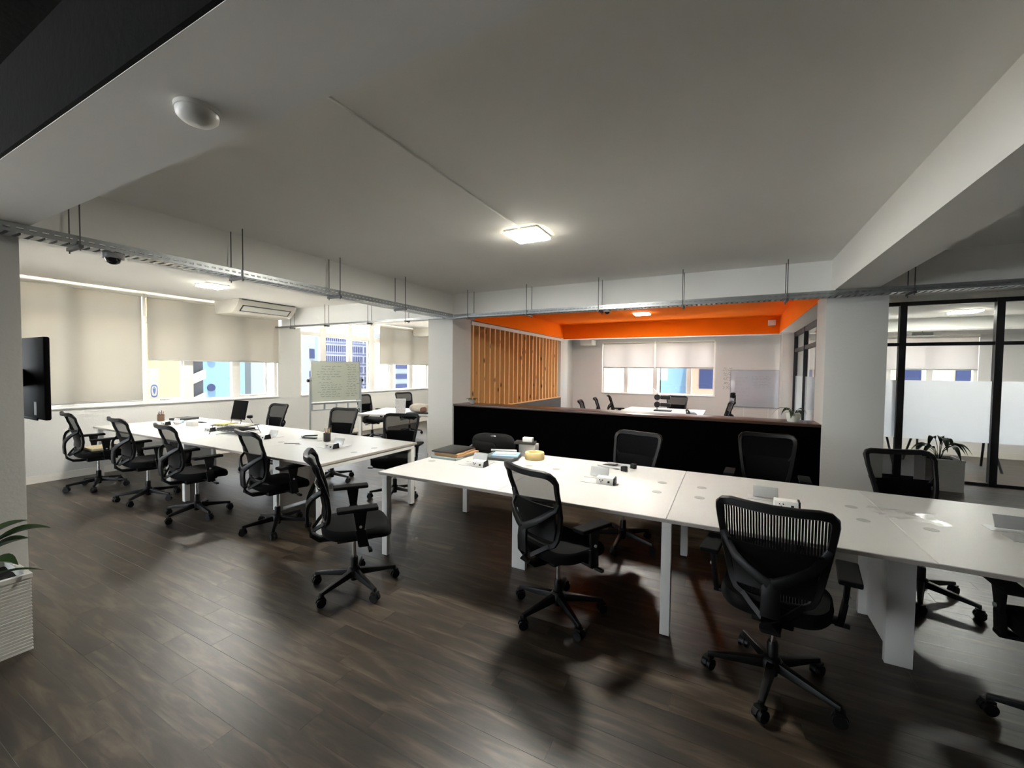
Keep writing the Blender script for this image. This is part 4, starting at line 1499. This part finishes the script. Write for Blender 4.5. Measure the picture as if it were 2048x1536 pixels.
building('sunlit yellow building seen under the half drawn blind', [(-22, -15, 1.5, 6.95, -18, 9)], 'bldg_yellow')
b = building('pale blue building with round windows seen under the half drawn blind', [(-40, -30, 13.6, 17.15, -18, 12)], 'bldg_blue')
for zz in (-1.7, .25, 2.2, 4.2):
    MB().cyl((-29.99, 15.0, zz + 18), (-29.93, 15.0, zz + 18), .24, n=16).build('porthole', 'bldg_glass', b)
b = building('grey building with white slanted balconies beside the pale blue building', [(-32, -26.5, 11.2, 12.85, -18, 10)], 'bldg_grey')
for k in range(10):
    z = -5 + k * 1.3
    MB().hexa([(-26.49, 11.3, z + 18), (-26.2, 11.3, z + 18), (-26.2, 12.85, z + 18.75), (-26.49, 12.85, z + 18.75), (-26.49, 11.3, z + 18.5), (-26.2, 11.3, z + 18.5), (-26.2, 12.85, z + 19.25), (-26.49, 12.85, z + 19.25)]).build('balcony', 'bldg_cream', b)
building('cream building seen in the last pane before the window pier', [(-60, -45, 25.6, 31.5, -18, 16)], 'bldg_cream')
# slab with paired windows left of the towers
b = building('pale concrete building behind the mobile whiteboard', [(-44, -35, 20.5, 26.55, -18, 4.7)], 'bldg_pale')
MB().box(-43, -35.4, 26.56, 27.4, 0, 22.6).build('stair_tower', 'bldg_blue', b)
for k in range(6):
    z = -8 + k * 2.1
    MB().box(-35.02, -34.95, 25.9, 26.45, z + 18, z + 18.9).build('window', 'bldg_glass', b)
# office tower with rows of windows
hx, hy = -100., 76.
ha = -math.radians(12)
b = building('white office tower with rows of narrow blue windows', [(-20, 0, 0, 27.5, -18, 12.2)], 'bldg_white', (hx, hy, 0), ha)
wm = MB().box(0, .08, 0, .33, 0, 1.7).mesh('window')
for r_ in range(6):
    z = 9.2 - r_ * 2.95
    MB().box(.0, .05, .2, 27.3, z + 17.35, z + 17.55).build('ledge', 'bldg_band', b)
    for c_ in range(46):
        put('window', wm, 'bldg_glass', b, (0.0, 1.2 + c_ * .56 + .5 * (c_ // 23), z + 18))
MB().box(-19, 0.05, 27.5, 28.6, 0, 30.2).build('corner_shaft', 'bldg_band', b)
b = building('grey building with dark balcony strips right of the office tower', [(-76, -75, 79.6, 84.2, -18, 10)], 'bldg_pale')
for k in range(9):
    z = -14 + k * 2.6
    MB().box(-74.99, -74.7, 80.0, 84.1, z + 18, z + 19.2).build('balcony', 'bldg_glass', b)
building('white building at the end of the tower view', [(-90, -75, 84.4, 110, -18, 9)], 'bldg_cream')
# behind the meeting area
b = building('pale building across the street behind the meeting area', [(-22, -5.6, 40, 46, -18, 20)], 'bldg_cream')
building('blue glazed building across the street behind the meeting area', [(-5.5, -3.3, 40, 46, -18, 18)], 'bldg_blue')
b = building('brick and cream building across the street beside the blue glazed one', [(-3.2, 10, 38, 44, -18, 4.2)], 'bldg_rose')
MB().box(-3.2, 10, 37.6, 37.98, 20.2, 21.4).build('red_band', 'bldg_red', b)
for k in range(5):
    MB().box(-2.2 + k * 2.2, -1.1 + k * 2.2, 37.9, 37.97, 18.2, 19.8).build('window', 'bldg_glass', b)
b = building('pale building across the street behind the glass room', [(10.2, 30, 40, 46, -18, 14)], 'bldg_cream')
for k in range(5):
    MB().box(11 + k * 3, 12.2 + k * 3, 39.93, 39.99, 18.5, 20.3).build('window', 'bldg_glass', b)
